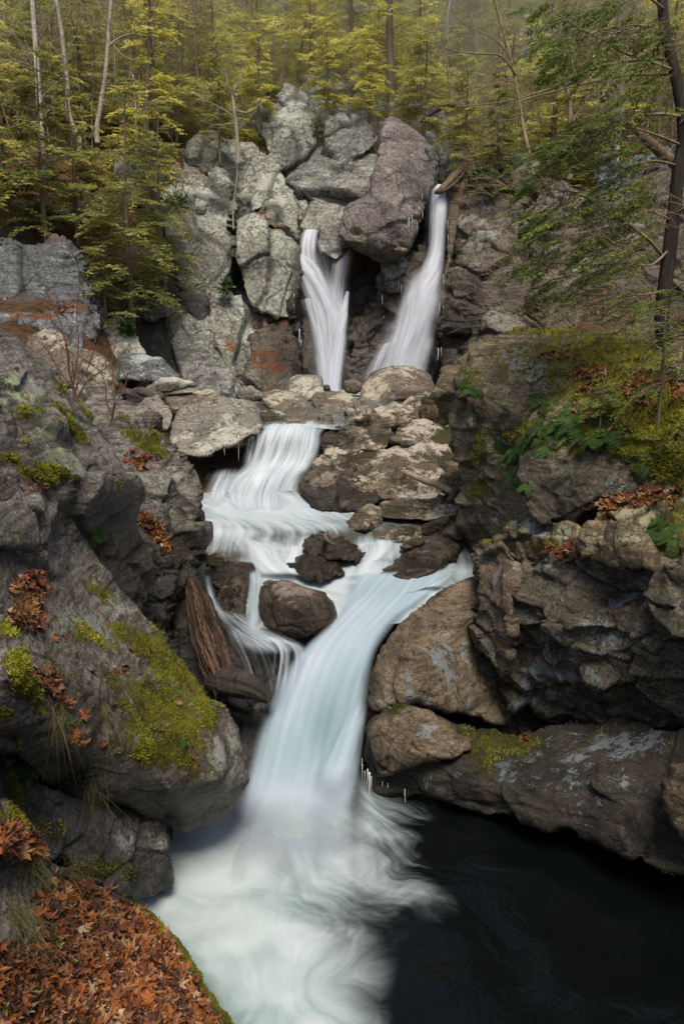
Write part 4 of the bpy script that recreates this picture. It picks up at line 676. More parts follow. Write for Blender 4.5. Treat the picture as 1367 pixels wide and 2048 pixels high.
# ================================================================== WATER
def water_mat(name, deep=(.012, .02, .018), white=(.72, .78, .84), shade=(.40, .50, .55), sx=9., sy=.55, lo=.42, hi=.6, sheer=1.0, rough=.1, trans=True, rip=.25):
    """Running water: clear dark water where foam = 0, streaked white water where foam = 1; uv = (across, along) in metres."""
    t = NT(name)
    uv = t.n('ShaderNodeTexCoord').outputs['UV']
    s1 = t.noise(t.mapping(uv, (sx, sy, 1)), 1.0, 6, .6, .25)
    s2 = t.noise(t.mapping(uv, (sx * 3.1, sy * .9, 1), loc=(3, 7, 0)), 1.0, 5, .6, .15)
    s3 = t.noise(t.mapping(uv, (sx * .22, sy * 1.1, 1), loc=(9, 1, 0)), 1.0, 4, .55, .6)
    st = t.math('ADD', t.math('MULTIPLY', s1, .45), t.math('ADD', t.math('MULTIPLY', s2, .2), t.math('MULTIPLY', s3, .35)))
    foam = t.attr('foam')
    f = t.math('ADD', foam, t.math('MULTIPLY', t.math('SUBTRACT', st, .5), t.math('MULTIPLY', 2.6 * sheer, t.math('MULTIPLY', t.math('SUBTRACT', 1.25, foam), t.math('ADD', .12, t.math('MULTIPLY', foam, 4.0), clamp=True)))))
    f = t.mr(f, .08, .92, 0, 1, True)
    wc = t.mix(t.mr(st, lo, hi), shade, white)
    wc = t.mix(t.mr(foam, .93, 1.12, 0, 1, True), wc, t.mix(t.mr(t.noise(t.n('ShaderNodeTexCoord').outputs['Object'], 1.4, 5, .55, .8), .35, .65), tuple(.55 * w + .45 * h_ for w, h_ in zip(white, shade)), white))
    wc = t.mix(t.math('MULTIPLY', t.attr('thick'), .85), wc, t.mix(t.mr(st, .3, .7), (.13, .23, .26), (.22, .34, .38)))
    b = t.bump(st, rip * .6, .04)
    foamb = t.n('ShaderNodeBsdfPrincipled'); t.l(wc, foamb.inputs['Base Color']); foamb.inputs['Roughness'].default_value = .7
    foamb.inputs['Specular IOR Level'].default_value = .15; t.l(b, foamb.inputs['Normal'])
    tl = t.n('ShaderNodeBsdfTranslucent'); t.l(wc, tl.inputs[0])
    fm = t.n('ShaderNodeMixShader'); fm.inputs[0].default_value = .3; t.l(foamb.outputs[0], fm.inputs[1]); t.l(tl.outputs[0], fm.inputs[2])
    if trans:
        low = t.n('ShaderNodeBsdfTransparent').outputs[0]
    else:
        rb = t.noise(t.mapping(uv, (2.6, 1.5, 1)), 1.0, 5, .6, .8)
        rc = t.noise(t.mapping(uv, (9, 5, 1)), 1.0, 4, .6, .6)
        low = t.principled(deep, rough, t.bump(rc, .12, .02, t.bump(rb, .4, .12)), .22)
    ms = t.n('ShaderNodeMixShader'); t.l(f, ms.inputs[0]); t.l(low, ms.inputs[1]); t.l(fm.outputs[0], ms.inputs[2])
    al = t.attr('alpha')
    tr = t.n('ShaderNodeBsdfTransparent').outputs[0]
    m2 = t.n('ShaderNodeMixShader'); t.l(al, m2.inputs[0]); t.l(tr, m2.inputs[1]); t.l(ms.outputs[0], m2.inputs[2])
    t.l(m2.outputs[0], t.out.inputs[0])
    return t.m
M['fall'] = water_mat('falling_white_water', white=(.70, .71, .76), shade=(.44, .48, .57), sx=12., sy=.12, sheer=.9, rip=.1)
M['chute'] = water_mat('chute_white_water', deep=(.05, .09, .09), white=(.46, .53, .615), shade=(.31, .41, .49), sx=8., sy=.14, sheer=.42, trans=True, rip=.12)
M['mist'] = water_mat('spray_mist', white=(.66, .69, .74), shade=(.50, .54, .60), sx=3., sy=.4, sheer=.5, rip=.0)
M['veil'] = water_mat('thin_veil_water', white=(.50, .56, .63), shade=(.30, .37, .43), sx=17., sy=.3, sheer=1.5, rip=.05)
M['cascade'] = water_mat('cascade_white_water', white=(.60, .645, .69), shade=(.36, .43, .485), sx=13., sy=.3, sheer=1.0, rip=.08)
M['brook'] = water_mat('brook_water', deep=(.05, .052, .042), white=(.54, .60, .65), shade=(.28, .36, .395), sx=4.0, sy=.5, sheer=1.0, trans=False, rough=.22)
M['pool'] = water_mat('pool_water', deep=(.002, .003, .003), white=(.56, .635, .67), shade=(.30, .40, .42), sx=2.4, sy=.95, sheer=.8, trans=False, rough=.12, rip=.2)

def strip_geo(rows, ns=90, nt=36, bulge=.1, noise=.03, edge=.16, ends=(.06, .06), freq=1.0, seed=0):
    A = np.asarray([list(r[:6]) + [r[6] if len(r) > 6 else .8] for r in rows], float)
    C = catmull(A, ns)
    L = at(C[:, 0], C[:, 1], C[:, 2]); Rr = at(C[:, 3], C[:, 4], C[:, 5])
    t = np.linspace(0, 1, nt)
    X = L[:, None] * (1 - t)[None, :, None] + Rr[:, None] * t[None, :, None]
    w = np.linalg.norm(Rr - L, axis=1)
    mid = (L + Rr) / 2; arc = np.concatenate([[0], np.cumsum(np.linalg.norm(np.diff(mid, axis=0), axis=1))])
    tan = np.gradient(mid, axis=0); acr = Rr - L
    nrm = np.cross(acr, tan); nrm /= np.linalg.norm(nrm, axis=1)[:, None] + 1e-9
    sgn = np.sign((nrm * (CAM - mid)).sum(1)); nrm *= np.where(sgn == 0, 1, sgn)[:, None]
    T, S = np.meshgrid(t, arc); Wd = np.broadcast_to(w[:, None], T.shape)
    n3 = np.stack([(T * Wd * 3.0 * freq).ravel(), (S * .45 * freq).ravel(), np.full(T.size, seed * 3.3)], 1)
    h = bulge * 4 * T * (1 - T) + noise * fbm(n3, seed, 3).reshape(T.shape) * 2
    X = X + nrm[:, None] * h[..., None]
    sn = np.linspace(0, 1, ns)[:, None]
    en = fbm(np.stack([(S * 1.2).ravel(), (T * 6).ravel(), np.full(T.size, 4.4 + seed)], 1), seed + 3, 3).reshape(T.shape)
    eL = np.clip((T + .25 * edge * en) / edge, 0, 1); eR = np.clip((1 - T + .25 * edge * en) / edge, 0, 1)
    al = eL * eR * np.clip(sn / max(ends[0], 1e-4), 0, 1) * np.clip((1 - sn) / max(ends[1], 1e-4), 0, 1)
    al = al * al * (3 - 2 * al)
    foam = np.broadcast_to(C[:, 6:7], T.shape)
    ii = np.arange(ns * nt).reshape(ns, nt)
    q = np.stack([ii[:-1, :-1], ii[1:, :-1], ii[1:, 1:], ii[:-1, 1:]], -1).reshape(-1, 4)
    uv = np.stack([(T - .5) * Wd, S], -1).reshape(-1, 2) + seed * 1.7
    return X.reshape(-1, 3), q, uv, al.ravel(), foam.ravel()

def water(name, label, mat, strips, parent=None, thick=(), **kw):
    Vs, Qs, Us, As, Fs, n = [], [], [], [], [], 0
    for k, s in enumerate(strips):
        opt = dict(kw); 
        if isinstance(s, tuple): s, o2 = s; opt.update(o2)
        X, q, uv, al, fo = strip_geo(s, seed=k + 1 + len(label) % 7, **opt)
        Vs.append(X); Qs.append(q + n); Us.append(uv); As.append(al); Fs.append(fo); n += len(X)
    o = link_mesh(name, np.concatenate(Vs), np.concatenate(Qs), mat, uv=np.concatenate(Us), attrs=dict(alpha=np.concatenate(As), foam=np.concatenate(Fs), thick=spots(*pix(np.concatenate(Vs)), thick)))
    return tag(o, label, 'waterfall' if 'fall' in name else 'water', kind='structure')

water('waterfall', 'tall slender right waterfall fanning out below the pointed boulder', M['fall'], [
  ([(860, 381, 31.2, 899, 381, 31.2, .95), (859, 388, 30.4, 898, 388, 30.4, 1), (857, 440, 30.0, 895, 440, 30.0, 1), (852, 500, 29.7, 892, 500, 29.7, 1.0), (838, 535, 29.3, 889, 540, 29.5, 1), (815, 565, 29.0, 885, 590, 29.2, 1), (795, 620, 28.7, 876, 640, 28.8, .98), (770, 680, 28.3, 868, 700, 28.4, .95), (748, 735, 28.0, 862, 745, 28.1, .92), (735, 790, 27.8, 858, 790, 27.8, .9)], dict(edge=.4)),
  ([(812, 540, 29.0, 850, 535, 29.0, .7), (798, 590, 28.5, 850, 600, 28.6, .75), (775, 650, 28.2, 850, 670, 28.3, .7), (745, 700, 27.9, 845, 730, 28, .65), (725, 755, 27.7, 840, 790, 27.7, .6)], dict(edge=.5, ends=(.3, .1))),
  ([(760, 690, 28.0, 800, 690, 28.0, .5), (730, 730, 27.7, 790, 740, 27.7, .45), (712, 775, 27.5, 780, 790, 27.5, .4)], dict(edge=.45)),
], ns=110, nt=34, bulge=.16, noise=.05, ends=(.01, .06))
water('waterfall', 'broader left waterfall pouring in twisted strands past the wedge stone', M['fall'], [
  ([(616, 455, 32.6, 643, 455, 32.6, .95), (604, 464, 31.6, 641, 463, 31.6, .95), (596, 474, 31.2, 640, 472, 31.2, .9), (590, 500, 30.8, 640, 505, 30.8, .68), (590, 535, 30.4, 646, 540, 30.4, .62), (600, 580, 30.0, 665, 585, 30.0, .55), (614, 625, 29.6, 692, 620, 29.6, .62), (626, 670, 29.2, 694, 660, 29.2, .7), (631, 720, 28.9, 688, 720, 28.9, .9), (636, 790, 28.5, 684, 790, 28.5, .92)], dict(edge=.42)),
  ([(587, 505, 30.5, 612, 510, 30.5, .9), (592, 530, 30.3, 640, 535, 30.3, .95), (606, 545, 30.1, 655, 560, 30.1, .9), (625, 575, 29.9, 668, 590, 29.9, .8), (640, 620, 29.6, 685, 620, 29.6, .8)], dict(edge=.35)),
  ([(672, 484, 31.2, 704, 486, 31.2, .55), (664, 520, 30.6, 704, 520, 30.6, .6), (655, 570, 30.2, 698, 570, 30.2, .55), (650, 610, 29.8, 692, 610, 29.8, .7), (648, 650, 29.4, 694, 650, 29.4, .8)], dict(edge=.3, ends=(.03, .2))),
  ([(640, 512, 31.4, 668, 512, 31.4, .35), (642, 560, 31, 668, 560, 31, .45), (648, 610, 30.4, 670, 610, 30.4, .5)], dict(edge=.3)),
  ([(690, 585, 29.6, 699, 585, 29.6, .9), (676, 630, 29.2, 697, 625, 29.2, .95), (660, 680, 28.9, 694, 680, 28.9, .95), (648, 730, 28.6, 690, 730, 28.6, .95), (640, 790, 28.3, 684, 790, 28.3, .95)], dict(edge=.3)),
  ([(600, 600, 29.7, 640, 600, 29.7, .5), (618, 660, 29.2, 650, 650, 29.2, .65), (628, 720, 28.8, 660, 720, 28.8, .8), (634, 785, 28.4, 668, 785, 28.4, .9)], dict(edge=.4)),
], ns=100, nt=26, bulge=.08, noise=.07, ends=(.01, .05))
water('waterfall_spray', 'soft spray drifting round the two falls', M['mist'], [
  ([(845, 500, 29.2, 905, 500, 29.2, .22), (810, 560, 28.7, 900, 580, 28.8, .32), (765, 640, 28.1, 890, 650, 28.2, .34), (725, 720, 27.5, 880, 730, 27.6, .36), (700, 800, 27.1, 876, 800, 27.2, .4)], dict(ends=(.3, .02))),
  ([(578, 490, 30.3, 660, 490, 30.3, .22), (585, 560, 29.6, 700, 560, 29.6, .30), (600, 640, 28.8, 708, 640, 28.8, .30), (612, 720, 28.2, 702, 720, 28.2, .34), (618, 795, 27.7, 702, 795, 27.7, .4)], dict(ends=(.3, .02))),
  ([(846, 384, 30.2, 908, 384, 30.2, .2), (844, 440, 29.6, 906, 440, 29.6, .26), (838, 510, 29.2, 902, 515, 29.2, .26)], dict(ends=(.3, .4))),
], ns=50, nt=30, bulge=.1, noise=.05, edge=.5)
# brook surface: every level stretch of the stream between the falls and the chute
def sheet(name, label, mat, rows, foamspots, ns=80, nt=60, edge=.02, noise=.03, kind='structure', bulge=0, **kw):
    X, q, uv, al, fo = strip_geo(rows, ns, nt, bulge, noise, edge, (.001, .001), **kw)
    u, v = pix(X)
    fo = spots(u, v, foamspots) + .17 + .12 * fbm(X * np.array([.8, 2.2, 1]), 61, 3)
    o = link_mesh(name, X, q, mat, uv=uv, attrs=dict(alpha=np.ones(len(X)), foam=np.clip(fo, 0, 1.1)))
    return tag(o, label, 'water', kind=kind)
sheet('stream_water', 'shallow plunge water at the feet of the two falls', M['brook'], [(520, 772, 31, 930, 772, 31), (500, 800, 25, 900, 800, 25), (480, 830, 21.5, 760, 830, 21.5), (500, 856, 19, 690, 856, 19)], [(660, 780, 40, 14, 1), (790, 780, 80, 14, 1), (590, 856, 60, 12, .8)])
sheet('stream_water', 'level brown tinged stream water below the upper cascade', M['brook'], [(395, 985, 16.2, 640, 985, 16.2), (395, 1020, 15.2, 780, 1030, 15.0), (395, 1055, 14.2, 930, 1055, 14.2), (385, 1090, 13.4, 950, 1080, 13.6), (380, 1130, 12.6, 960, 1120, 12.6), (375, 1165, 12.0, 960, 1160, 11.9), (480, 1215, 11.2, 930, 1190, 11.4), (500, 1262, 10.6, 860, 1240, 10.7)],
  [(520, 1020, 150, 30, 1.1), (560, 1042, 160, 18, .75), (470, 1065, 110, 18, .6), (530, 1085, 90, 24, .45), (620, 1050, 120, 14, .7), (600, 1110, 60, 14, .7), (545, 1140, 60, 26, .95), (760, 1100, 50, 20, .95), (740, 1135, 40, 20, 1), (720, 1180, 150, 46, 1.05), (880, 1150, 60, 20, .9), (820, 1190, 90, 30, 1), (640, 1160, 80, 20, .9), (900, 1048, 30, 5, .7), (730, 1230, 120, 40, 1.1), (510, 1190, 30, 40, .8), (560, 1100, 60, 16, .75, .5)], noise=.035)
water('cascade_water', 'white stepped cascade between the flat slab boulder and the ledges', M['cascade'], [
  ([(528, 850, 18.9, 645, 850, 18.9, .85), (515, 862, 18.4, 643, 864, 18.4, .8), (503, 885, 18.0, 640, 890, 18.0, .55), (495, 912, 17.6, 634, 915, 17.55, .62), (478, 938, 17.1, 624, 938, 17.15, .9), (446, 960, 16.55, 612, 958, 16.75, .85), (424, 985, 16.1, 608, 985, 16.3, .75), (414, 1012, 15.5, 625, 1012, 15.6, .95), (412, 1035, 15.05, 680, 1035, 15.1, 1.0), (412, 1062, 14.75, 690, 1058, 14.8, .9)], dict(edge=.2)),
  ([(592, 852, 18.75, 668, 850, 18.9, .3), (590, 866, 18.3, 646, 866, 18.4, .7), (585, 900, 17.85, 642, 892, 17.9, .7), (568, 932, 17.35, 634, 925, 17.5, .7), (545, 955, 16.85, 622, 950, 17, .8)], dict(edge=.4, ends=(.2, .35))),
  ([(418, 940, 16.9, 500, 936, 16.9, .2), (409, 955, 16.55, 492, 952, 16.6, .45), (405, 985, 15.95, 470, 985, 16, .55), (406, 1030, 15.1, 460, 1030, 15.1, .8)], dict(edge=.45, ends=(.35, .3))),
  ([(510, 925, 17.1, 610, 925, 17.2, .6), (480, 950, 16.55, 600, 948, 16.7, .85), (455, 985, 15.95, 590, 985, 16.1, .6), (430, 1020, 15.25, 610, 1020, 15.3, .9), (425, 1050, 14.85, 660, 1050, 14.9, .8)], dict(edge=.45, ends=(.3, .3))),
  ([(490, 866, 18.2, 530, 864, 18.1, .4), (487, 895, 17.8, 525, 895, 17.8, .3), (478, 940, 17.1, 520, 940, 17.1, .5)], dict(edge=.45, ends=(.2, .3))),
], ns=90, nt=60, bulge=.05, noise=.015, ends=(.04, .2), freq=1.3)
water('cascade_water', 'short white spill between the mid stream boulders', M['cascade'], [
  ([(540, 1098, 13.2, 620, 1090, 13.2, .8), (545, 1115, 12.8, 612, 1105, 12.8, .85), (540, 1140, 12.2, 590, 1140, 12.2, .9)], dict(edge=.25)),
  ([(700, 1085, 13.3, 800, 1082, 13.6, .6), (715, 1105, 12.9, 790, 1100, 13, .9), (705, 1135, 12.4, 760, 1130, 12.5, 1), (680, 1160, 11.9, 760, 1165, 11.9, .95)], dict(edge=.3)),
  ([(860, 1150, 12.2, 915, 1122, 12.7, .7), (830, 1175, 11.7, 920, 1150, 12, .85), (770, 1200, 11.2, 900, 1175, 11.5, .95)], dict(edge=.3)),
  ([(440, 1075, 13.6, 560, 1085, 13.4, .2), (470, 1095, 13.0, 575, 1100, 13.0, .65), (490, 1125, 12.4, 590, 1130, 12.4, .85), (510, 1155, 11.9, 640, 1158, 11.9, .9)], dict(edge=.3)),
], ns=40, nt=36, bulge=.04, noise=.03, ends=(.12, .15))
water('cascade_water', 'thin silky side falls left of the big mid stream boulder', M['veil'], [
  ([(404, 1150, 11.7, 424, 1148, 11.7, .7), (410, 1180, 11.3, 430, 1180, 11.3, .6), (425, 1220, 10.9, 445, 1215, 10.9, .6), (445, 1262, 10.5, 490, 1250, 10.5, .5)], dict(edge=.45)),
  ([(496, 1140, 11.9, 524, 1138, 11.9, .8), (494, 1180, 11.4, 524, 1180, 11.3, .65), (488, 1225, 11.0, 521, 1225, 10.9, .65), (480, 1275, 10.4, 530, 1275, 10.4, .8)], dict(edge=.4)),
  ([(425, 1222, 10.9, 480, 1222, 10.8, .45), (445, 1258, 10.3, 540, 1255, 10.2, .6), (470, 1286, 10.0, 600, 1282, 10.1, .75), (500, 1318, 9.7, 640, 1305, 9.8, .8)], dict(edge=.45)),
  ([(445, 1255, 10.1, 500, 1258, 10.1, .40), (458, 1310, 9.7, 540, 1300, 9.7, .22), (478, 1370, 9.2, 560, 1350, 9.2, .22), (500, 1440, 8.8, 560, 1420, 8.8, .35)], dict(edge=.45)),
  ([(505, 1265, 10.0, 590, 1285, 10.0, .6), (530, 1300, 9.7, 620, 1300, 9.7, .35), (540, 1340, 9.3, 610, 1335, 9.4, .32), (535, 1410, 8.9, 590, 1400, 8.9, .5)], dict(edge=.45)),
], ns=60, nt=36, bulge=.02, noise=.02, ends=(.12, .25))
water('chute_water', 'broad silky white chute sliding from mid stream into the pool', M['chute'], [
  ([(690, 1150, 11.9, 930, 1140, 12.2, .85), (680, 1195, 11.2, 870, 1188, 11.4, .95), (660, 1240, 10.6, 800, 1240, 10.6, .95), (610, 1285, 10.1, 764, 1290, 10.1, .95), (572, 1330, 9.7, 745, 1345, 9.7, .92), (536, 1395, 9.3, 736, 1410, 9.3, .88), (508, 1460, 8.9, 730, 1480, 8.9, .86), (490, 1525, 8.5, 724, 1540, 8.5, .92), (466, 1600, 8.12, 718, 1612, 8.08, 1.08), (440, 1660, 7.5, 722, 1665, 7.48, 1.15), (420, 1720, 7.03, 722, 1725, 7.0, 1.1), (400, 1800, 6.44, 700, 1800, 6.44, 1.0)], dict(edge=.16, ends=(.03, .3))),
  ([(705, 1400, 9.18, 738, 1402, 9.2, .5), (670, 1450, 8.85, 732, 1455, 8.9, .85), (640, 1505, 8.52, 726, 1510, 8.6, .95), (612, 1565, 8.15, 720, 1570, 8.2, 1.05), (600, 1640, 7.62, 716, 1640, 7.62, 1.1)], dict(edge=.4, ends=(.2, .35), bulge=.10)),
], ns=140, nt=80, bulge=.06, noise=.022, ends=(.03, .04), freq=.8, thick=[(648, 1450, 46, 80, 1.0, .25), (600, 1500, 60, 70, .6), (690, 1390, 40, 60, .5), (730, 1175, 80, 24, .35), (540, 1480, 24, 80, .5)])
# the pool
px = np.linspace(-4.5, 9.0, 150); py = np.linspace(2.6, 10.6, 150)
XX, YY = np.meshgrid(px, py); Pp = np.stack([XX.ravel(), YY.ravel(), np.zeros(XX.size)], 1)
land = at(600, 1600, 8.2)[:2]
dd = Pp[:, :2] - np.array([land[0] - .1, land[1] + 1.6]); rr = np.linalg.norm(dd, axis=1); ang = np.arctan2(dd[:, 0], -dd[:, 1])
Pp[:, 2] = .05 * fbm(np.stack([ang * 6, rr * 1.4, 0 * rr], 1), 21, 4) + .03 * fbm(Pp * 2.2, 23, 3)
u, v = pix(Pp)
fo = spots(u, v, [(560, 1620, 200, 90, 1.15), (440, 1720, 260, 170, 1.15), (340, 1690, 120, 90, 1.1), (300, 1790, 120, 60, 1.1), (470, 1850, 190, 170, 1.1), (560, 1960, 150, 160, 1.08), (620, 2060, 110, 110, 1.05), (640, 1720, 130, 110, .8), (700, 1740, 150, 60, .5, .3), (760, 1700, 110, 36, .38, .4), (690, 1830, 120, 60, .25), (720, 1900, 90, 80, .12)])
lx = np.clip((Pp[:, 0] - at(480, 1600, 8.2)[0]) / (at(715, 1600, 8.2)[0] - at(480, 1600, 8.2)[0]), -.3, 1.3)
Pp[:, 2] -= .05; Pp[:, 2] += .10 * np.clip(fo - .5, 0, 1) + .16 * np.exp(-((Pp[:, 1] - 7.9) / .5) ** 2) * np.exp(-((lx - .5) / .55) ** 4) * (1 + .5 * fbm(Pp * 3, 31, 3))
ii = np.arange(150 * 150).reshape(150, 150)
q = np.stack([ii[:-1, :-1], ii[:-1, 1:], ii[1:, 1:], ii[1:, :-1]], -1).reshape(-1, 4)
pool = link_mesh('pool_water', Pp, q, M['pool'], uv=np.stack([ang * 2.6 + .5 * np.sin(rr) + .5 * fbm(Pp * 1.1, 51, 4), rr + .6 * fbm(Pp * 1.0, 55, 4)], 1), attrs=dict(alpha=1 - np.clip((Pp[:, 1] - 6.7 + .5 * fbm(Pp * np.array([5, 1.5, 1]), 41, 4)) / 1.3, 0, 1) * np.clip((lx + .12) / .15, 0, 1) * np.clip((1.08 - lx) / .12, 0, 1), foam=np.clip(fo, .0, 1.05)))
tag(pool, 'plunge pool, white with foam at left and black under the right rock', 'pool', kind='structure')
# ================================================================== TREES AND PLANTS
rng = np.random.default_rng(7)
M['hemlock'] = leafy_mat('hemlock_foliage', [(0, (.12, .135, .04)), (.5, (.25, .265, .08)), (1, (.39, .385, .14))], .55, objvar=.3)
M['hemlock_yellow'] = leafy_mat('sunlit_hemlock_foliage', [(0, (.40, .37, .06)), (.5, (.60, .55, .11)), (1, (.72, .65, .20))], .6, objvar=.25)  # sunlight painted in: brighter, yellower copy of the hemlock foliage
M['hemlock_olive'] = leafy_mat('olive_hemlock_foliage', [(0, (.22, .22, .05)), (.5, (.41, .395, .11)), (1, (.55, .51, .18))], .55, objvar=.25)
M['hemlock_near'] = leafy_mat('near_hemlock_foliage', [(0, (.035, .055, .014)), (.5, (.11, .16, .03)), (1, (.22, .27, .06))], .45)
M['bark'] = bark_mat('hemlock_bark', (.06, .047, .034), (.20, .16, .115), 9)
M['palebark'] = bark_mat('birch_bark', (.16, .14, .11), (.46, .42, .35), 5, True)
M['twig'] = bark_mat('bare_twig_bark', (.10, .075, .045), (.30, .24, .16), 6)
M['paletwig'] = bark_mat('lichen_grey_twig_bark', (.16, .15, .11), (.42, .40, .31), 6)
M['redtwig'] = bark_mat('red_brown_twig_bark', (.045, .022, .016), (.13, .07, .05), 6)
M['darkbark'] = bark_mat('dark_wet_bark', (.010, .008, .007), (.055, .045, .036), 14, bump=.9)
M['fern'] = leafy_mat('fern_frond_green', [(0, (.010, .028, .006)), (.5, (.032, .07, .014)), (1, (.085, .13, .028))], .3)
M['grass'] = leafy_mat('dry_grass_blades', [(0, (.035, .05, .014)), (.45, (.085, .09, .03)), (1, (.25, .19, .085))], .3)
M['leaf'] = leafy_mat('fallen_leaf', [(0, (.022, .012, .010)), (.25, (.075, .032, .022)), (.45, (.16, .055, .020)), (.62, (.25, .085, .024)), (.75, (.20, .10, .055)), (.88, (.30, .17, .085)), (1, (.33, .25, .17))], .2, .6)
M['rhodo'] = leafy_mat('evergreen_shrub_leaf', [(0, (.02, .05, .012)), (1, (.06, .14, .03))], .2, .45)

def unit(v): return v / (np.linalg.norm(v) + 1e-9)

def spray(mb, P, D, n, ln, wd, up=np.array([0, 0, 1.]), r=.5, rg=rng, droop=.25):
    """n narrow needle sprays set along the line P -> P + D, alternately left and right."""
    L = np.linalg.norm(D); d = D / (L + 1e-9)
    side = np.cross(d, up); side /= np.linalg.norm(side) + 1e-9; nrm = np.cross(side, d)
    tt = (np.arange(n) + rg.random(n) * .9) / n
    sg = np.where(np.arange(n) % 2 == 0, 1., -1.) * rg.uniform(.55, 1.1, n)
    B = P + D * tt[:, None]
    e = d[None] * rg.uniform(.5, 1.0, n)[:, None] + side[None] * sg[:, None] - up[None] * (droop * rg.uniform(0, 1.6, n))[:, None]
    e /= np.linalg.norm(e, axis=1)[:, None]
    l = ln * rg.uniform(.6, 1.25, n) * (1.1 - .5 * tt)
    wv = np.cross(e, nrm[None] + rg.normal(0, .8, (n, 3))); wv /= np.linalg.norm(wv, axis=1)[:, None] + 1e-9
    w = (wd * rg.uniform(.6, 1.2, n))[:, None]
    tip = B + e * l[:, None]; mid = B + e * (l * .45)[:, None]
    V = np.stack([B, mid + wv * w, tip, mid - wv * w], 1).reshape(-1, 3)
    q = np.arange(n)[:, None] * 4 + np.arange(4)[None]
    mb.add(V, q, r=np.repeat(np.clip(r + rg.normal(0, .16, n), 0, 1), 4))

def hemlock_mesh(Ht, Rad, seed, nb=70, first=.14, ln=.17, wd=.034, tw=13, lean=0.0, openness=0.0, top=1.0):
    rg = np.random.default_rng(seed); T = MB(); Cn = MB()
    n = 14; z = np.linspace(-1.2, Ht, n); k = np.clip(z / Ht, 0, 1)
    wob = np.stack([.05 * Ht * lean * k ** 1.5 + .012 * Ht * np.sin(k * 5 + seed), .012 * Ht * np.cos(k * 4 + seed * 2), z], 1)
    T.tube(wob, np.maximum(.017 * Ht * (1 - k * .93), .012), 7)
    ax = lambda h: np.array([np.interp(h, z, wob[:, i]) for i in range(3)])
    for i in range(nb):
        h = Ht * (first + (1 - first) * (i + rg.random()) / nb); kk = (h / Ht - first) / (1 - first)
        if rg.random() < openness: continue
        L = Rad * (max(1 - kk, .03) ** .55) * rg.uniform(.4, 1.2) * min(1, .55 + kk * 4) + .12
        a = rg.uniform(0, 2 * math.pi); d = np.array([math.cos(a), math.sin(a), 0])
        t = np.linspace(0, 1, 7); rise = rg.uniform(-.05, .45) * (1 + kk); dr = rg.uniform(.2, .75)
        P = ax(h) + d * (L * t)[:, None]; P[:, 2] += L * (rise * t - dr * t ** 2)
        T.tube(P, np.linspace(.012 * Ht * .13 * (1 - kk * .6) + .008, .004, 7), 4, cap=False)
        side = np.array([-d[1], d[0], 0]); ntw = max(3, int(tw * (L / Rad) + 3)); br = .35 + .35 * rg.random() + .15 * kk
        for j in range(ntw):
            tj = .15 + .85 * (j + rg.random() * .7) / ntw; p = np.array([np.interp(tj, t, P[:, q]) for q in range(3)])
            s = 1 if j % 2 else -1
            l = L * (.36 * (1 - tj) + .13) * rg.uniform(.7, 1.25)
            D = (d * .8 + side * s * .85 + np.array([0, 0, -.18 + rg.normal(0, .14)])); D = unit(D) * l
            spray(Cn, p, D, max(3, int(l / (ln * .30))), ln, wd, r=br * (.75 + .5 * tj), rg=rg)
        spray(Cn, P[-3], P[-1] - P[-3] + d * .08, 6, ln, wd, r=br + .2, rg=rg)
    return T, Cn

def make_tree(name, T, Cn, mt, mc, loc, label, cat, group=None, rz=0, sc=1.0, crown='crown'):
    o = empty(name, loc, label, cat, group); o.rotation_euler.z = rz; o.scale = (sc,) * 3
    T.build('trunk', mt, (0, 0, 0), o)
    if Cn is not None and Cn.n: Cn.build(crown, mc, (0, 0, 0), o, smooth=False)
    return o

PROTO = []
for i, (Ht, Rad, nb, first, lean, opn) in enumerate([(12, 2.5, 95, .03, .5, .25), (13, 2.9, 100, .06, -.5, .3), (10, 2.2, 85, .02, .8, .25), (6.5, 1.9, 75, .03, -.6, .12), (14, 2.8, 90, .14, .4, .3), (4.5, 1.4, 60, .03, .4, .08)]):
    T, Cn = hemlock_mesh(Ht, Rad, 40 + i, nb, first, lean=lean, openness=opn, tw=17)
    PROTO.append([T, Cn, None, None])

def hemlock(i, u, Y, label, mat, v=None, sc=1.0, rz=None, group=None, name='hemlock_tree', squat=(1, 1)):
    p = PROTO[i]
    if v is None:
        x = (u - W / 2) / FPX * Y / 1.085; z = float(ground_h(x, Y)[0]) - .15; loc = (x, Y, z)
    else: loc = tuple(at(u, v, Y))
    o = empty(name, loc, label, 'tree', group)
    if p[2] is None:
        p[2] = p[0].build('trunk', M['bark'], (0, 0, 0), o); p[3] = p[1].build('crown', M['hemlock'], (0, 0, 0), o, smooth=False)
        ch = [p[2], p[3]]
    else:
        ch = []
        for s in (p[2], p[3]):
            c = s.copy(); COL.objects.link(c); c.parent = o; c.location = (0, 0, 0); ch.append(c)
    ch[1].material_slots[0].link = 'OBJECT'; ch[1].material_slots[0].material = M[mat]
    o.rotation_euler.z = rng.uniform(0, 6.28) if rz is None else rz
    o.scale = (sc * squat[0], sc * squat[0], sc * squat[1] * rng.uniform(.85, 1.15))
    return o

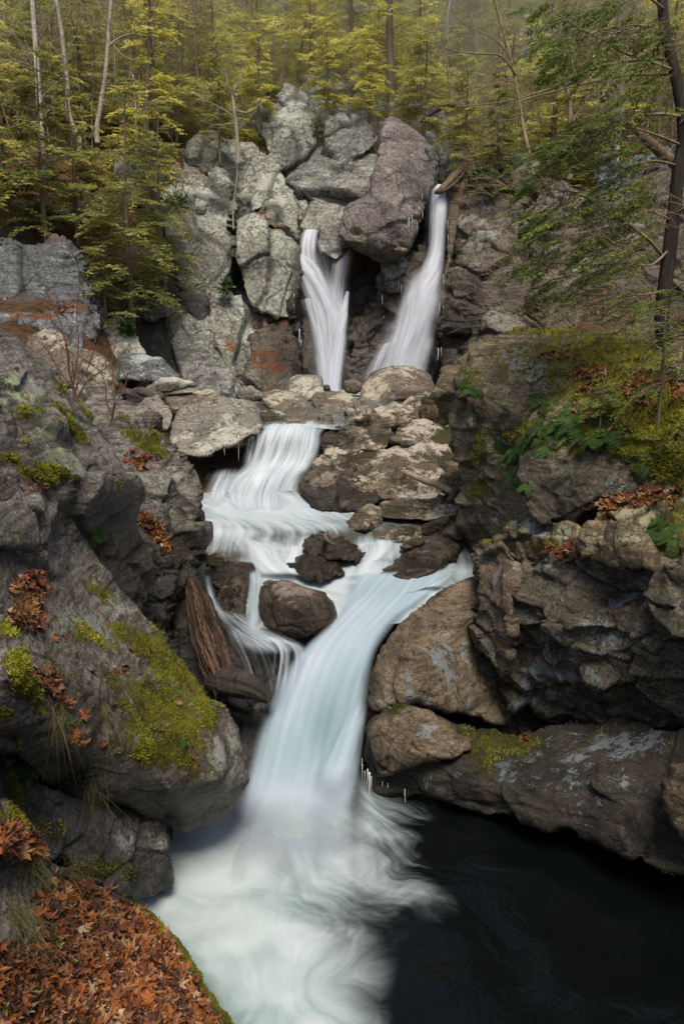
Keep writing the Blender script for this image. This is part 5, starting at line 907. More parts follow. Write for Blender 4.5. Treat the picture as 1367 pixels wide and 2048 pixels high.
# -- hemlocks with a look or place of their own
hemlock(3, 262, 26.5, 'bushy green hemlock leaning over the pale buttress left of the falls', 'hemlock', v=640, sc=1.0)
hemlock(5, 215, 25.8, 'small dark hemlock at the foot of the left cliff hollow', 'hemlock', v=650, sc=.95)
hemlock(3, 330, 28.2, 'mid green hemlock crowding against the big bulging buttress', 'hemlock', v=590, sc=.85)
hemlock(2, 300, 31, 'slim yellow green hemlock sapling in front of the leaf slope', 'hemlock_yellow', v=395, sc=.78)
hemlock(5, 95, 27, 'dark hemlock sapling beside the pale lichen spotted trunk', 'hemlock', v=470, sc=1.25)
hemlock(3, 20, 27, 'dark spreading hemlock at the left edge above the blue grey wall', 'hemlock_olive', v=455, sc=1.0)
hemlock(5, 150, 28, 'low hemlock on the leaf slope between two slim trunks', 'hemlock_olive', v=430, sc=1.1)
hemlock(5, 930, 31, 'young green hemlock leaning out beside the pointed boulder', 'hemlock_olive', v=335, sc=.8)
hemlock(0, 778, 37, 'straight twin trunk hemlock just behind the pointed boulder tip', 'hemlock_yellow', v=240, sc=1.0)
hemlock(2, 705, 38, 'bright hemlock on the rim left of the pointed boulder tip', 'hemlock_yellow', v=195, sc=.9)
hemlock(2, 620, 38, 'yellow green hemlock topping the round pale crag', 'hemlock_yellow', v=195, sc=.95)
hemlock(5, 850, 35, 'small hemlock behind the right shoulder of pointed boulder', 'hemlock_olive', v=270, sc=1.1)
hemlock(5, 990, 30.6, 'dark hemlock tuft on the mossy outcrop above the right cliff', 'hemlock', v=345, sc=.75)
hemlock(5, 440, 32.6, 'squat hemlock on the ridge left of the pale forked bare tree', 'hemlock_olive', v=285, sc=.7)
hemlock(5, 520, 34.2, 'squat yellow green hemlock against the left side of the round crag', 'hemlock_yellow', v=225, sc=.75)
hemlock(5, 655, 35.0, 'small bright hemlock in the notch right of the round crag', 'hemlock_yellow', v=215, sc=.75)
hemlock(5, 735, 35.5, 'small bright hemlock just left of the pointed boulder tip', 'hemlock_yellow', v=232, sc=.8)
# -- the wood behind, by zones
LZ = 'olive hemlocks in the wood on the upper left slope'
for i, (u, Y) in enumerate([(-70, 36), (30, 38), (120, 36), (190, 39), (255, 37), (330, 36.5), (60, 45), (150, 47), (230, 46), (310, 44), (-20, 53), (100, 56), (190, 57), (280, 55), (0, 63), (240, 64), (-140, 42), (345, 62), (75, 33.5), (-10, 33), (160, 33.5), (230, 34.5), (300, 34), (70, 40), (270, 41), (350, 41), (130, 42), (10, 43), (50, 50), (180, 51), (260, 50), (330, 49), (110, 61), (300, 60), (-60, 48), (30, 57), (210, 56)]):
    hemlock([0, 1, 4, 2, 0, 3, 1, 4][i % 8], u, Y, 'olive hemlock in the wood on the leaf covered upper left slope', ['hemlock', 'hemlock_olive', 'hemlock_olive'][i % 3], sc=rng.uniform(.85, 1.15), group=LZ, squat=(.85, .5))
CZ = 'bright hemlocks lit by sun along the top centre'
for i, (u, Y) in enumerate([(395, 38), (450, 41), (520, 40), (570, 44), (650, 43), (725, 47), (800, 48), (420, 50), (490, 53), (560, 55), (640, 56), (720, 59), (810, 60), (880, 52), (460, 64), (600, 67), (380, 57), (860, 43.5), (760, 41), (480, 37.5), (550, 38.5), (600, 41), (690, 40.5), (830, 40), (500, 45), (620, 48), (700, 52), (780, 54), (850, 57), (540, 61), (680, 64), (750, 68), (430, 36.5), (470, 47), (530, 51), (590, 50), (660, 50), (740, 44), (790, 47), (840, 50), (400, 46), (440, 56), (510, 58), (620, 61), (720, 65), (830, 65), (580, 66), (400, 66), (880, 62), (650, 69), (500, 68)]):
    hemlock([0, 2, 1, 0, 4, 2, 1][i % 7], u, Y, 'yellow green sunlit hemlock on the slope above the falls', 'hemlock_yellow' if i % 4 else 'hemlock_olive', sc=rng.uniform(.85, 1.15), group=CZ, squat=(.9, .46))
RZ = 'olive hemlocks on the upper right slope'
for i, (u, Y) in enumerate([(930, 40), (990, 46), (1050, 38), (1110, 44), (1180, 37), (1250, 42), (1330, 36), (1400, 40), (960, 56), (1060, 58), (1150, 55), (1260, 54), (1370, 52), (1000, 66), (1180, 68), (1330, 64), (1120, 34), (1290, 31), (960, 36), (1020, 35), (1080, 41), (1150, 40), (1220, 33.5), (1380, 33), (910, 46), (1010, 51), (1110, 50), (1210, 47), (1310, 47), (940, 50), (980, 62), (1060, 66), (1140, 62), (1220, 60), (1300, 58), (1370, 45), (1240, 38), (1120, 48), (930, 68), (1260, 66), (1350, 40)]):
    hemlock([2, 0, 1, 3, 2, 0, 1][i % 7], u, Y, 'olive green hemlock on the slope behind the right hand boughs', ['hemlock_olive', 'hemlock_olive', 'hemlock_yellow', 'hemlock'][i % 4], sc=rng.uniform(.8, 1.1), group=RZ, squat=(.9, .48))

# -- bare trees drawn limb by limb
def limb(mb, P, r0, r1, sides=6):
    C = catmull(np.asarray(P, float), max(6, 5 * len(P))); mb.tube(C, np.linspace(r0, r1, len(C)), sides); return C

def twigs(mb, C, n, L, r, depth, rg, spread=.9, upb=.25, t0=.15, leafmb=None):
    m = len(C)
    for _ in range(n):
        t = t0 + (1 - t0) * rg.random(); i = min(int(t * (m - 1)), m - 2); p = C[i] + (C[i + 1] - C[i]) * (t * (m - 1) - i)
        tg = unit(C[i + 1] - C[i]); d = unit(tg * .7 + rg.normal(0, spread, 3) * np.array([1, .8, .8]) + np.array([0, 0, upb]))
        l = L * rg.uniform(.5, 1.2) * (1.15 - .6 * t); k = 6
        s = np.linspace(0, 1, k)[:, None]; bend = rg.normal(0, .22, 3)
        P = p + d * l * s + bend * l * s ** 2 + rg.normal(0, .018 * l, (k, 3)) * s
        rr = r * rg.uniform(.7, 1.1)
        mb.tube(P, np.linspace(rr, rr * .35, k), 4 if r > .008 else 3, cap=False)
        if depth > 0: twigs(mb, P, max(2, int(n * .45) if depth > 1 else 3), l * .55, rr * .55, depth - 1, rg, spread, upb, .25, leafmb)
        if leafmb is not None and depth <= 1: leafmb(P, rg)

def bare_tree(name, label, cat, trunk, r0, r1, limbs, mat, nt=10, L=1.0, rt=.012, depth=2, seed=1, group=None, spread=.8, upb=.25):
    rg = np.random.default_rng(seed); T = MB(); B = MB()
    base = at(*trunk[0]); tp = [at(*p) - base for p in trunk]
    C = limb(T, [tp[0] - np.array([0, 0, .5])] + tp, r0, r1, 8)
    twigs(B, C, nt, L, rt, depth, rg, spread, upb, .35)
    for lb in limbs:
        Cl = limb(B, [at(*p) - base for p in lb['p']], lb.get('r', rt * 1.5), lb.get('e', .006), 5)
        twigs(B, Cl, lb.get('n', 6), lb.get('L', L * .7), lb.get('rt', rt * .6), lb.get('d', 1), rg, spread, upb, .2)
    o = empty(name, base, label, cat, group)
    T.build('trunk', mat, (0, 0, 0), o); B.build('branches', mat, (0, 0, 0), o)
    return o

bare_tree('bare_tree', 'slim pale lichen spotted bare trunk nearest the left edge', 'tree', [(92, 420, 28.5), (88, 340, 28.5), (82, 250, 28.7), (76, 160, 28.8), (70, 70, 29), (62, -40, 29.2)], .13, .08,
  [dict(p=[(76, 160, 28.8), (55, 110, 28.4), (30, 70, 28), (0, 60, 27.6)], r=.03), dict(p=[(72, 90, 29), (95, 50, 28.7), (110, 10, 28.5)], r=.03), dict(p=[(80, 200, 28.8), (120, 160, 28.5), (150, 150, 28.4)], r=.02), dict(p=[(78, 140, 28.8), (30, 120, 28), (-20, 125, 27.5)], r=.02)], M['palebark'], 16, 1.1, .013, 2, 3)
bare_tree('bare_tree', 'crooked pale bare trunk kinked halfway, second from left', 'tree', [(158, 280, 31), (138, 230, 31), (135, 170, 31), (128, 110, 31), (122, 50, 31), (105, -30, 31)], .11, .07,
  [dict(p=[(128, 110, 31), (160, 60, 30.6), (175, 20, 30.4)], r=.025), dict(p=[(130, 130, 31), (95, 80, 30.7), (60, 60, 30.5)], r=.02)], M['palebark'], 14, 1.1, .013, 2, 4)
bare_tree('birch_tree', 'white birch trunk curving upward with one forked limb', 'tree', [(194, 258, 31), (202, 210, 31), (212, 140, 31), (217, 80, 31), (222, 10, 31), (228, -60, 31)], .10, .06,
  [dict(p=[(215, 95, 31), (240, 75, 30.8), (268, 66, 30.6)], r=.04, e=.012), dict(p=[(218, 80, 31), (245, 110, 30.8), (270, 120, 30.6)], r=.02), dict(p=[(219, 50, 31), (200, 20, 30.8), (190, -20, 30.8)], r=.025)], M['palebark'], 12, 1.0, .012, 2, 5)
bare_tree('bare_tree', 'pale forked bare tree standing on the broad pale ridge', 'tree', [(475, 300, 32.2), (472, 250, 32.2), (468, 215, 32.2), (464, 190, 32.2)], .085, .05,
  [dict(p=[(468, 220, 32.2), (495, 225, 32), (520, 208, 31.8), (528, 196, 31.8)], r=.04, e=.01, n=9), dict(p=[(464, 192, 32.2), (455, 165, 32), (450, 135, 32)], r=.035, n=9), dict(p=[(464, 192, 32.2), (478, 165, 32), (490, 130, 32)], r=.035, n=9), dict(p=[(470, 235, 32.2), (440, 215, 31.8), (410, 200, 31.5), (385, 185, 31.3)], r=.03, n=12), dict(p=[(470, 245, 32.2), (430, 250, 31.6), (400, 240, 31.4)], r=.02, n=6)], M['paletwig'], 12, .9, .012, 2, 6, spread=.9)
bare_tree('bare_tree', 'thin pale double stem in front of the mossy hollow rocks', 'tree', [(272, 280, 31), (272, 230, 31), (270, 190, 31), (266, 150, 31)], .05, .03, [dict(p=[(272, 240, 31), (280, 200, 31), (278, 150, 31)], r=.03)], M['paletwig'], 14, .9, .01, 2, 8)
bare_tree('bare_sapling', 'thin bare sapling rising from the cleft between two pale slabs', 'sapling', [(466, 430, 29.6), (468, 395, 29.6), (474, 350, 29.6), (474, 280, 29.6)], .03, .012, [], M['paletwig'], 12, .7, .008, 1, 9)
bare_tree('bare_tree', 'grey bare tree leaning behind the lip of right waterfall', 'tree', [(1062, 330, 30), (1045, 250, 30.4), (1035, 190, 30.8), (1022, 120, 31), (1005, 60, 31.2), (985, -10, 31.4)], .075, .04,
  [dict(p=[(1030, 150, 30.9), (1000, 112, 30.2), (960, 108, 29.8), (900, 100, 29.4), (850, 70, 29)], r=.04, e=.01, n=10), dict(p=[(1025, 130, 31), (1028, 60, 30.8), (1030, 0, 30.8)], r=.05, n=8), dict(p=[(1022, 120, 31), (990, 80, 30.5), (930, 50, 30), (900, 20, 29.6)], r=.03, n=8), dict(p=[(1030, 160, 30.9), (980, 170, 30.4), (930, 190, 30), (900, 200, 29.6)], r=.03, n=8)], M['twig'], 18, 1.2, .014, 2, 10)
for k, (u, v, Y, tp, lab) in enumerate([
   (560, 175, 40, (575, -20), 'bare pale trunk among bright foliage above the round crag'), (640, 130, 45, (655, -30), 'lichen grey bare trunk at the top beside bright hemlocks'),
   (880, 190, 41, (905, -20), 'bare trunk standing on the grey outcrop above the falls'), (1140, 330, 30, (1120, 40), 'bare trunk behind the right cliff knob'), (1230, 330, 29, (1245, -20), 'bare tan trunk on the upper right slope'),
   (950, 150, 47, (940, -40), 'far bare trunk left of the leaning grey tree'), (1100, 130, 46, (1110, -60), 'far bare trunk at the upper right'), (350, 250, 36, (360, -30), 'dim bare trunk behind the yellow green sapling'), (20, 250, 36, (10, -40), 'bare brown trunk at the far left edge')]):
    bare_tree('bare_tree', lab, 'tree', [(u, v, Y), (u + (tp[0] - u) * .4 + 6, v + (tp[1] - v) * .4, Y), (u + (tp[0] - u) * .7 - 4, v + (tp[1] - v) * .7, Y), (*tp, Y)], .12, .05, [], M['twig'] if k % 2 else M['paletwig'], 26, 1.8, .018, 2, 20 + k)

BS = 'bare brown saplings among the hemlocks'
sap = []
for k, (u, Y) in enumerate([(20, 31), (55, 34), (110, 32), (175, 33), (240, 33), (345, 35), (400, 36), (540, 39), (660, 41), (745, 40), (840, 38), (920, 37), (960, 33), (1010, 35), (1080, 33), (1160, 34), (1210, 31), (1260, 33), (1310, 30), (1350, 31), (150, 38), (300, 39), (480, 43), (700, 45), (1000, 42), (1130, 42)]):
    x = (u - W / 2) / FPX * Y / 1.085; loc = (x, Y, float(ground_h(x, Y)[0]) - .1)
    o = empty('bare_sapling', loc, 'bare brown sapling with tangled twigs among the hemlocks on the slope', 'sapling', BS)
    if k < 3:
        rg = np.random.default_rng(400 + k); T, B = MB(), MB()
        for j in range(2 + k % 2):
            hh = rg.uniform(5, 8); tt = np.linspace(0, 1, 9)[:, None]; P = np.array([[rg.normal(0, .1), rg.normal(0, .1), -.6]]) + np.array([rg.normal(0, .12), rg.normal(0, .1), 1]) * hh * tt + rg.normal(0, .07, (9, 3)) * tt
            T.tube(P, np.linspace(.05, .012, 9), 5); twigs(B, P, 22, 1.7, .013, 2, rg, .75, .15, .12)
        sap.append((T.build('trunk', M['twig'], (0, 0, 0), o), B.build('branches', M['twig'], (0, 0, 0), o)))
    else:
        for s_ in sap[k % 3]:
            c = s_.copy(); COL.objects.link(c); c.parent = o; c.location = (0, 0, 0)
    o.rotation_euler.z = rng.uniform(0, 6.28); o.scale = (1, 1, rng.uniform(.8, 1.2))

# -- brush on the right slope
BR = 'bare tan shrubs tangled on the right slope'
for k, (u, v, Y, s) in enumerate([(1090, 670, 20, 1.5), (1150, 660, 19, 1.7), (1210, 660, 18.5, 1.6), (1265, 650, 18, 1.7), (1040, 560, 26, 1.5), (1110, 560, 25, 1.6), (985, 395, 29.5, 1.3), (1020, 380, 29.5, 1.5), (960, 330, 30, 1.2), (1330, 640, 16, 1.5), (1180, 520, 24, 1.6), (1270, 520, 22, 1.7)]):
    rg = np.random.default_rng(60 + k); T = MB(); B = MB()
    for j in range(9):
        a = rg.uniform(0, 6.28); d = unit(np.array([math.cos(a) * .8 - .35, math.sin(a) * .5, rg.uniform(.5, 1.2)])); t = np.linspace(0, 1, 8)[:, None]
        P = d * s * t * rg.uniform(.7, 1.4) + np.array([-.25, 0, -.45]) * s * t ** 2.2 + rg.normal(0, .02, (8, 3)) * t
        T.tube(P, np.linspace(.011, .004, 8), 4, cap=False); twigs(B, P, 7, s * .5, .0055, 1, rg, .8, .1)
    o = empty('bare_shrub', tuple(at(u, v, Y)), 'tan bare shrub of tangled arching stems on the right slope', 'shrub', BR)
    T.build('stems', M['twig'], (0, 0, 0), o); B.build('twigs', M['twig'], (0, 0, 0), o)
for k, (u, v, stems, lab) in enumerate([(150, 800, [(-60, -240), (10, -230), (-30, -150), (60, -130), (95, -90), (-75, -120)], 'red brown bare shrub rising behind the left foreground rock'), (225, 850, [(5, -190), (40, -120), (-30, -120)], 'thin red brown shrub on the second ledge')]):
    rg = np.random.default_rng(90 + k); T = MB(); B = MB(); base = at(u, v, 11.2)
    for du, dv in stems:
        P = np.array([at(u + du * t ** 1.4 + 4 * math.sin(9 * t + du), v + dv * t, 11.2 + .3 * t) - base for t in np.linspace(0, 1, 9)])
        T.tube(P, np.linspace(.014, .004, 9), 5, cap=False); twigs(B, P, 9, .55, .005, 1, rg, .7, .3)
    o = empty('bare_shrub', tuple(base), lab, 'shrub'); T.build('stems', M['redtwig'], (0, 0, 0), o); B.build('twigs', M['redtwig'], (0, 0, 0), o)

# -- the big hemlock at the right edge, near the camera
rg = np.random.default_rng(5)
T, B, Cn = MB(), MB(), MB(); TY = 11.5
base = at(1330, 668, TY)
tr = [(1330, 690, TY), (1322, 640, TY), (1330, 560, TY), (1338, 500, TY), (1346, 430, TY), (1356, 340, TY), (1366, 280, TY), (1362, 220, TY), (1350, 150, TY), (1334, 90, TY), (1326, 40, TY), (1322, -40, TY), (1318, -200, TY)]
Ct = limb(T, [at(*p) - base for p in tr], .105, .06, 10)
limbs = []
for p, r in [([(1364, 233, TY), (1320, 228, 11.2), (1271, 233, 11), (1235, 240, 10.8), (1200, 232, 10.6)], .024), ([(1327, 517, TY), (1297, 481, 11.2), (1250, 445, 11), (1210, 420, 10.9), (1158, 389, 10.8), (1120, 381, 10.7), (1097, 379, 10.7)], .026),
             ([(1336, 500, TY), (1300, 530, 11), (1250, 525, 10.8), (1180, 530, 10.6), (1077, 522, 10.4)], .017), ([(1350, 330, TY), (1300, 322, 11), (1230, 340, 10.8), (1150, 345, 10.5), (1100, 340, 10.4)], .017),
             ([(1345, 140, TY), (1290, 120, 11.2), (1240, 102, 11), (1210, 82, 11), (1148, 51, 10.8), (1097, 15, 10.6)], .024), ([(1350, 120, TY), (1290, 118, 12), (1215, 130, 12.5), (1158, 148, 12.8), (1102, 177, 13), (1000, 205, 13.4), (913, 212, 13.6)], .026),
             ([(1352, 150, TY), (1260, 150, 12), (1180, 165, 12.4), (1080, 190, 12.8), (960, 226, 13.2)], .020), ([(1328, 20, TY), (1290, -10, 11), (1240, -40, 10.8)], .02), ([(1360, 290, TY), (1310, 270, 11), (1255, 255, 10.7), (1190, 270, 10.4), (1130, 285, 10.2)], .018),
             ([(1340, 440, TY), (1290, 420, 11), (1240, 425, 10.6), (1170, 440, 10.3)], .015), ([(1332, 580, TY), (1280, 590, 11), (1230, 585, 10.8), (1170, 600, 10.6), (1120, 595, 10.5)], .013),
             ([(1330, 60, TY), (1270, 50, 11), (1200, 60, 10.6), (1140, 90, 10.3)], .016), ([(1345, 430, TY), (1400, 400, 11), (1450, 390, 10.6)], .02), ([(1355, 250, TY), (1420, 200, 11), (1480, 180, 10.6)], .02)]:
    C = limb(B, [at(*q) - base for q in p], r, .005, 6); limbs.append(C); twigs(B, C, 12, .7, .006, 1, rg, .6, .1, .2)
LP = np.concatenate(limbs)
clus = [(1180, 262, 70, 36, 26), (1245, 230, 70, 26, 18), (1130, 300, 60, 30, 16), (1170, 130, 90, 40, 18), (1240, 90, 80, 40, 16), (1150, 60, 60, 30, 10), (1290, 320, 60, 40, 16), (1250, 390, 80, 40, 20), (1160, 460, 80, 50, 26), (1110, 420, 50, 30, 12), (1240, 500, 80, 40, 20), (1290, 440, 50, 50, 14), (1180, 570, 90, 30, 18), (1290, 600, 50, 40, 12), (1320, 180, 40, 60, 12), (1080, 345, 40, 26, 8), (1340, 60, 40, 50, 10), (1100, 520, 50, 26, 10), (1230, 20, 90, 26, 14), (1120, 10, 60, 20, 8)]
for cu, cv, ru, rv, n in clus:
    for _ in range(int(n * 1.45)):
        a, q = rg.uniform(0, 6.28), math.sqrt(rg.random()); Yc = rg.uniform(9.8, 12)
        p = at(cu + ru * q * math.cos(a), cv + rv * q * math.sin(a), Yc) - base
        d = unit(np.array([-rg.uniform(.3, 1), rg.normal(0, .5), -rg.uniform(.0, .45)])); L = rg.uniform(.25, .6)
        i = np.argmin(((LP - p) ** 2).sum(1)); t = np.linspace(0, 1, 6)[:, None]; P = LP[i] * (1 - t) + p * t; P[:, 2] -= .08 * np.sin(math.pi * t[:, 0])
        B.tube(P, np.linspace(.006, .003, 6), 3, cap=False)
        br = rg.uniform(.3, .75)
        s = np.linspace(0, 1, 5)[:, None]; Pl = p + d * L * s + np.array([0, 0, -.25]) * L * s ** 2
        B.tube(Pl, np.linspace(.003, .0015, 5), 3, cap=False)
        sd_ = np.array([-d[1], d[0], 0])
        for j in range(7):
            tj = .1 + .9 * j / 7; pj = p + d * L * tj + np.array([0, 0, -.25]) * L * tj ** 2
            D = unit(d * .7 + sd_ * (1 if j % 2 else -1) * .8 + np.array([0, 0, -.2])) * L * (.45 * (1 - tj) + .15)
            spray(Cn, pj, D, 10, .07, .0095, r=br, rg=rg)
        spray(Cn, Pl[-2], Pl[-1] - Pl[-2], 6, .07, .0095, r=br + .1, rg=rg)
o = empty('hemlock_tree', tuple(base), 'near hemlock with dark wet trunk and green boughs along the right edge', 'tree')
T.build('trunk', M['darkbark'], (0, 0, 0), o); B.build('branches', M['twig'], (0, 0, 0), o); Cn.build('crown', M['hemlock_near'], (0, 0, 0), o, smooth=False)
# small hemlock seedlings on the right rock
for k, (u, v, Y, hgt, lab) in enumerate([(1318, 800, 9.0, 1.0, 'small feathery hemlock seedling on the mossy right rock'), (1365, 700, 9.6, 1.0, 'hemlock seedling at the right edge above the moss'), (1200, 830, 9.6, .35, 'tiny hemlock seedling low on the mossy rock beside the ferns')]):
    T, Cn = hemlock_mesh(hgt, .5 * hgt, 120 + k, 26, .1, .05, .007, 9); make_tree('hemlock_seedling', T, Cn, M['bark'], M['hemlock_near'], tuple(at(u, v, Y)), lab, 'seedling')
# ================================================================== SMALL THINGS
def leaf_template():
    a = np.radians([90, 74, 62, 50, 36, 20, 6, -18, -40, -70, -90, -110, -140, -162, 174, 160, 144, 130, 118, 106])
    r = np.array([1, .62, .50, .60, .95, .58, .50, .72, .40, .42, .30, .42, .40, .72, .50, .58, .95, .60, .50, .62])
    V = np.concatenate([[[0, 0, 0]], np.stack([r * np.cos(a), r * np.sin(a), 0 * r], 1)])
    n = len(a); T = np.array([[0, i + 1, (i + 1) % n + 1] for i in range(n)])
    return V, T
LV, LT = leaf_template()
def leaf_mass(X, N, size, rg, lift=.03, tilt=.5, thin=.0):
    """One mesh of curled maple and oak leaves lying on the points X with normals N."""
    n = len(X)
    N = N + rg.normal(0, tilt, (n, 3)); N /= np.linalg.norm(N, axis=1)[:, None]
    ref = rg.normal(0, 1, (n, 3)); A = np.cross(N, ref); A /= np.linalg.norm(A, axis=1)[:, None] + 1e-9; B = np.cross(N, A)
    s = size * rg.uniform(.35, 1.35, n)
    rx, ry = LV[:, 0], LV[:, 1]; r2 = rx ** 2 + ry ** 2
    c1, c2, c3 = rg.normal(.15, .35, n), rg.normal(0, .3, n), rg.normal(0, .25, n)
    nar = rg.uniform(.45, 1.05, n)
    z = c1[:, None] * r2 + c2[:, None] * rx[None] * ry[None] * 1.5 + c3[:, None] * np.abs(rx)[None] + .06 * rg.normal(0, 1, (n, len(rx)))
    P = X[:, None] + s[:, None, None] * (A[:, None] * (rx * 1.0)[None, :, None] * nar[:, None, None] + B[:, None] * ry[None, :, None] + N[:, None] * z[..., None]) + (N * (lift * rg.random(n))[:, None])[:, None]
    T = (np.arange(n)[:, None, None] * len(LV) + LT[None]).reshape(-1, 3)
    c = np.clip(rg.normal(.5, .27, n), 0, 1)
    return P.reshape(-1, 3), T, np.repeat(c, len(LV))

def litter(name, label, patches, size, seed, kind='stuff', tilt=.5, lift=.03):
    rg = np.random.default_rng(seed); Vs, Ts, Cs, n = [], [], [], 0
    for key, poly, cnt in patches:
        r = ROCKS[key]; d, _ = sdf_poly(r['uv'], np.asarray(poly, float))
        ok = np.where((d > 0) & (r['N'][:, 2] > -.1))[0]
        if not len(ok): continue
        w = .25 + np.clip(d[ok] / 12, 0, 1); w = w * np.clip(r['N'][ok, 2] + .3, .1, 1)
        i = rg.choice(ok, cnt, p=w / w.sum())
        V, T, c = leaf_mass(r['X'][i] + rg.normal(0, .012, (cnt, 3)), r['N'][i] * .6 + np.array([0, -.1, .4]), size, rg, lift, tilt)
        Vs.append(V); Ts.append(T + n); Cs.append(c); n += len(V)
    o = link_mesh(name, np.concatenate(Vs), np.concatenate(Ts), M['leaf'], smooth=False, attrs=dict(rnd=np.concatenate(Cs)))
    return tag(o, label, 'fallen leaves', kind=kind)

litter('fallen_leaves', 'thick drift of orange fallen leaves covering the bottom left ledge', [('f_bottom', [(110, 1740), (180, 1765), (250, 1800), (300, 1850), (345, 1900), (375, 1960), (410, 2020), (440, 2060), (-20, 2070), (-20, 1900), (30, 1880), (80, 1890), (60, 1800)], 2500), ('f_bottom', [(250, 1810), (320, 1850), (380, 1940), (430, 2040), (380, 2040), (300, 1900)], 200), ('f_strip', [(-20, 1650), (40, 1655), (85, 1690), (95, 1720), (40, 1730), (-20, 1700)], 260)], .062, 1)
litter('fallen_leaves', 'heap of orange leaves lying on the left slab', [('f_slab', [(62, 1130), (95, 1125), (104, 1150), (95, 1190), (100, 1225), (88, 1260), (60, 1270), (20, 1250), (15, 1225), (40, 1200), (20, 1180)], 480), ('f_slab', [(55, 1345), (100, 1330), (125, 1360), (135, 1410), (110, 1420), (70, 1370)], 150), ('f_slab', [(115, 1270), (150, 1265), (150, 1285), (120, 1285)], 10), ('f_slab', [(190, 1345), (250, 1335), (258, 1352), (215, 1358)], 26), ('f_slab', [(25, 1030), (65, 1025), (60, 1048), (30, 1050)], 22), ('f_slab', [(0, 960), (120, 965), (120, 985), (30, 980)], 18), ('f_slab', [(130, 1440), (200, 1480), (180, 1540), (120, 1500)], 14), ('f_slab', [(0, 960), (150, 980), (300, 1290), (460, 1450), (420, 1560), (200, 1560), (0, 1460)], 45), ('f_first', [(0, 700), (60, 710), (240, 930), (150, 960), (0, 930)], 22)], .052, 2)
litter('fallen_leaves', 'leaves packed into the crack of the second left ledge', [('f_second', [(270, 1025), (300, 1030), (335, 1065), (352, 1090), (350, 1105), (320, 1095), (290, 1060)], 260), ('f_second', [(252, 905), (300, 915), (312, 930), (280, 940), (258, 930)], 120), ('f_second_low', [(290, 1040), (340, 1070), (350, 1110), (320, 1110)], 80)], .07, 3)
litter('fallen_leaves', 'brown leaves strewn over the mossy top of the right rock', [('g_upper', [(1120, 745), (1180, 725), (1230, 730), (1215, 765), (1140, 770)], 130), ('g_upper', [(1225, 770), (1300, 745), (1330, 775), (1320, 815), (1260, 810)], 170), ('g_upper', [(1150, 775), (1210, 770), (1200, 795), (1150, 795)], 70), ('g_upper', [(1060, 715), (1130, 700), (1160, 720), (1100, 735)], 60), ('g_upper', [(1330, 760), (1367, 750), (1367, 800), (1340, 800)], 40), ('g_upper', [(1000, 700), (1350, 690), (1350, 860), (1100, 870)], 90), ('g_upper', [(1140, 820), (1200, 812), (1230, 840), (1160, 850)], 50)], .075, 4)
litter('fallen_leaves', 'rust coloured leaves along the right hand rock shelf', [('g_shelf', [(1160, 1030), (1200, 1005), (1260, 990), (1340, 985), (1367, 990), (1367, 1010), (1280, 1020), (1200, 1035)], 170), ('g_upper', [(1160, 1010), (1240, 985), (1330, 975), (1367, 980), (1367, 1005), (1200, 1025)], 260), ('g_lower', [(1100, 1095), (1160, 1090), (1180, 1120), (1120, 1125)], 90), ('g_mid', [(1090, 1090), (1170, 1090), (1160, 1120), (1110, 1125)], 60), ('g_base', [(1035, 1460), (1060, 1460), (1060, 1485), (1040, 1485)], 24)], .066, 5)
litter('fallen_leaves', 'pine needles and leaves lying in the clefts of the pale cliff', [('c_ridge', [(380, 350), (440, 340), (470, 358), (430, 372), (390, 365)], 260), ('c_back', [(470, 425), (530, 405), (560, 450), (520, 445), (480, 440)], 140), ('c_upperblock', [(505, 425), (530, 410), (530, 435), (560, 462), (510, 440)], 110), ('c_leftback', [(340, 345), (440, 335), (440, 365), (350, 370)], 200), ('c_leftwall', [(-20, 600), (150, 600), (160, 622), (-20, 625)], 160)], .085, 6)

# ---- moss: short living fuzz growing where the rock stays damp
M['moss'] = leafy_mat('moss_shoots', [(0, (.045, .05, .008)), (.5, (.16, .17, .018)), (1, (.34, .35, .035))], .35, .85)
def moss_coat(key, n, label, L=.02, seed=0):
    rg = np.random.default_rng(500 + seed); r = ROCKS[key]
    ok = np.where((r['mh'] > .35) & (r['N'][:, 1] < .4))[0]
    if len(ok) < 10: return
    i = rg.choice(ok, n, p=r['mh'][ok] / r['mh'][ok].sum()); X = r['X'][i] + rg.normal(0, .016, (n, 3)); N = r['N'][i]
    X = X - N * ((X - r['X'][i]) * N).sum(1)[:, None] - N * .004
    u_ = rg.normal(0, 1, (n, 3)); A = np.cross(N, u_); A /= np.linalg.norm(A, axis=1)[:, None]
    l = (L * rg.uniform(.5, 1.4, n))[:, None]; tip = X + (N * .8 + rg.normal(0, .5, (n, 3)) + np.array([0, 0, .2])) * l
    w = .32 * l
    V = np.stack([X - A * w, X + A * w, tip], 1).reshape(-1, 3)
    patch = np.clip(.5 + .9 * fbm(X * 4, 7, 4), 0, 1)
    o = link_mesh('moss', V, np.arange(3 * n).reshape(-1, 3), M['moss'], smooth=False, attrs=dict(rnd=np.repeat(np.clip(patch + rg.normal(0, .15, n), 0, 1), 3)))
    tag(o, label, 'moss', kind='stuff')
moss_coat('f_slab', 16000, 'bright yellow green moss spread over the long left slab', .018, 1)
moss_coat('f_moss', 5000, 'moss draped on the small rock at the left edge', .014, 2)
moss_coat('f_first', 7000, 'moss streaks and cushions on the tall left foreground rock', .02, 3)
moss_coat('f_second', 4000, 'moss on the second left ledge above its leaves', .024, 4)
moss_coat('f_bottom', 6000, 'moss rim along the leaf buried bottom left ledge', .013, 5)
moss_coat('f_under', 3000, 'dull moss on the dark rounded rock under the slab', .014, 6)
moss_coat('g_upper', 26000, 'green moss carpet on top of the big right rock', .028, 7)
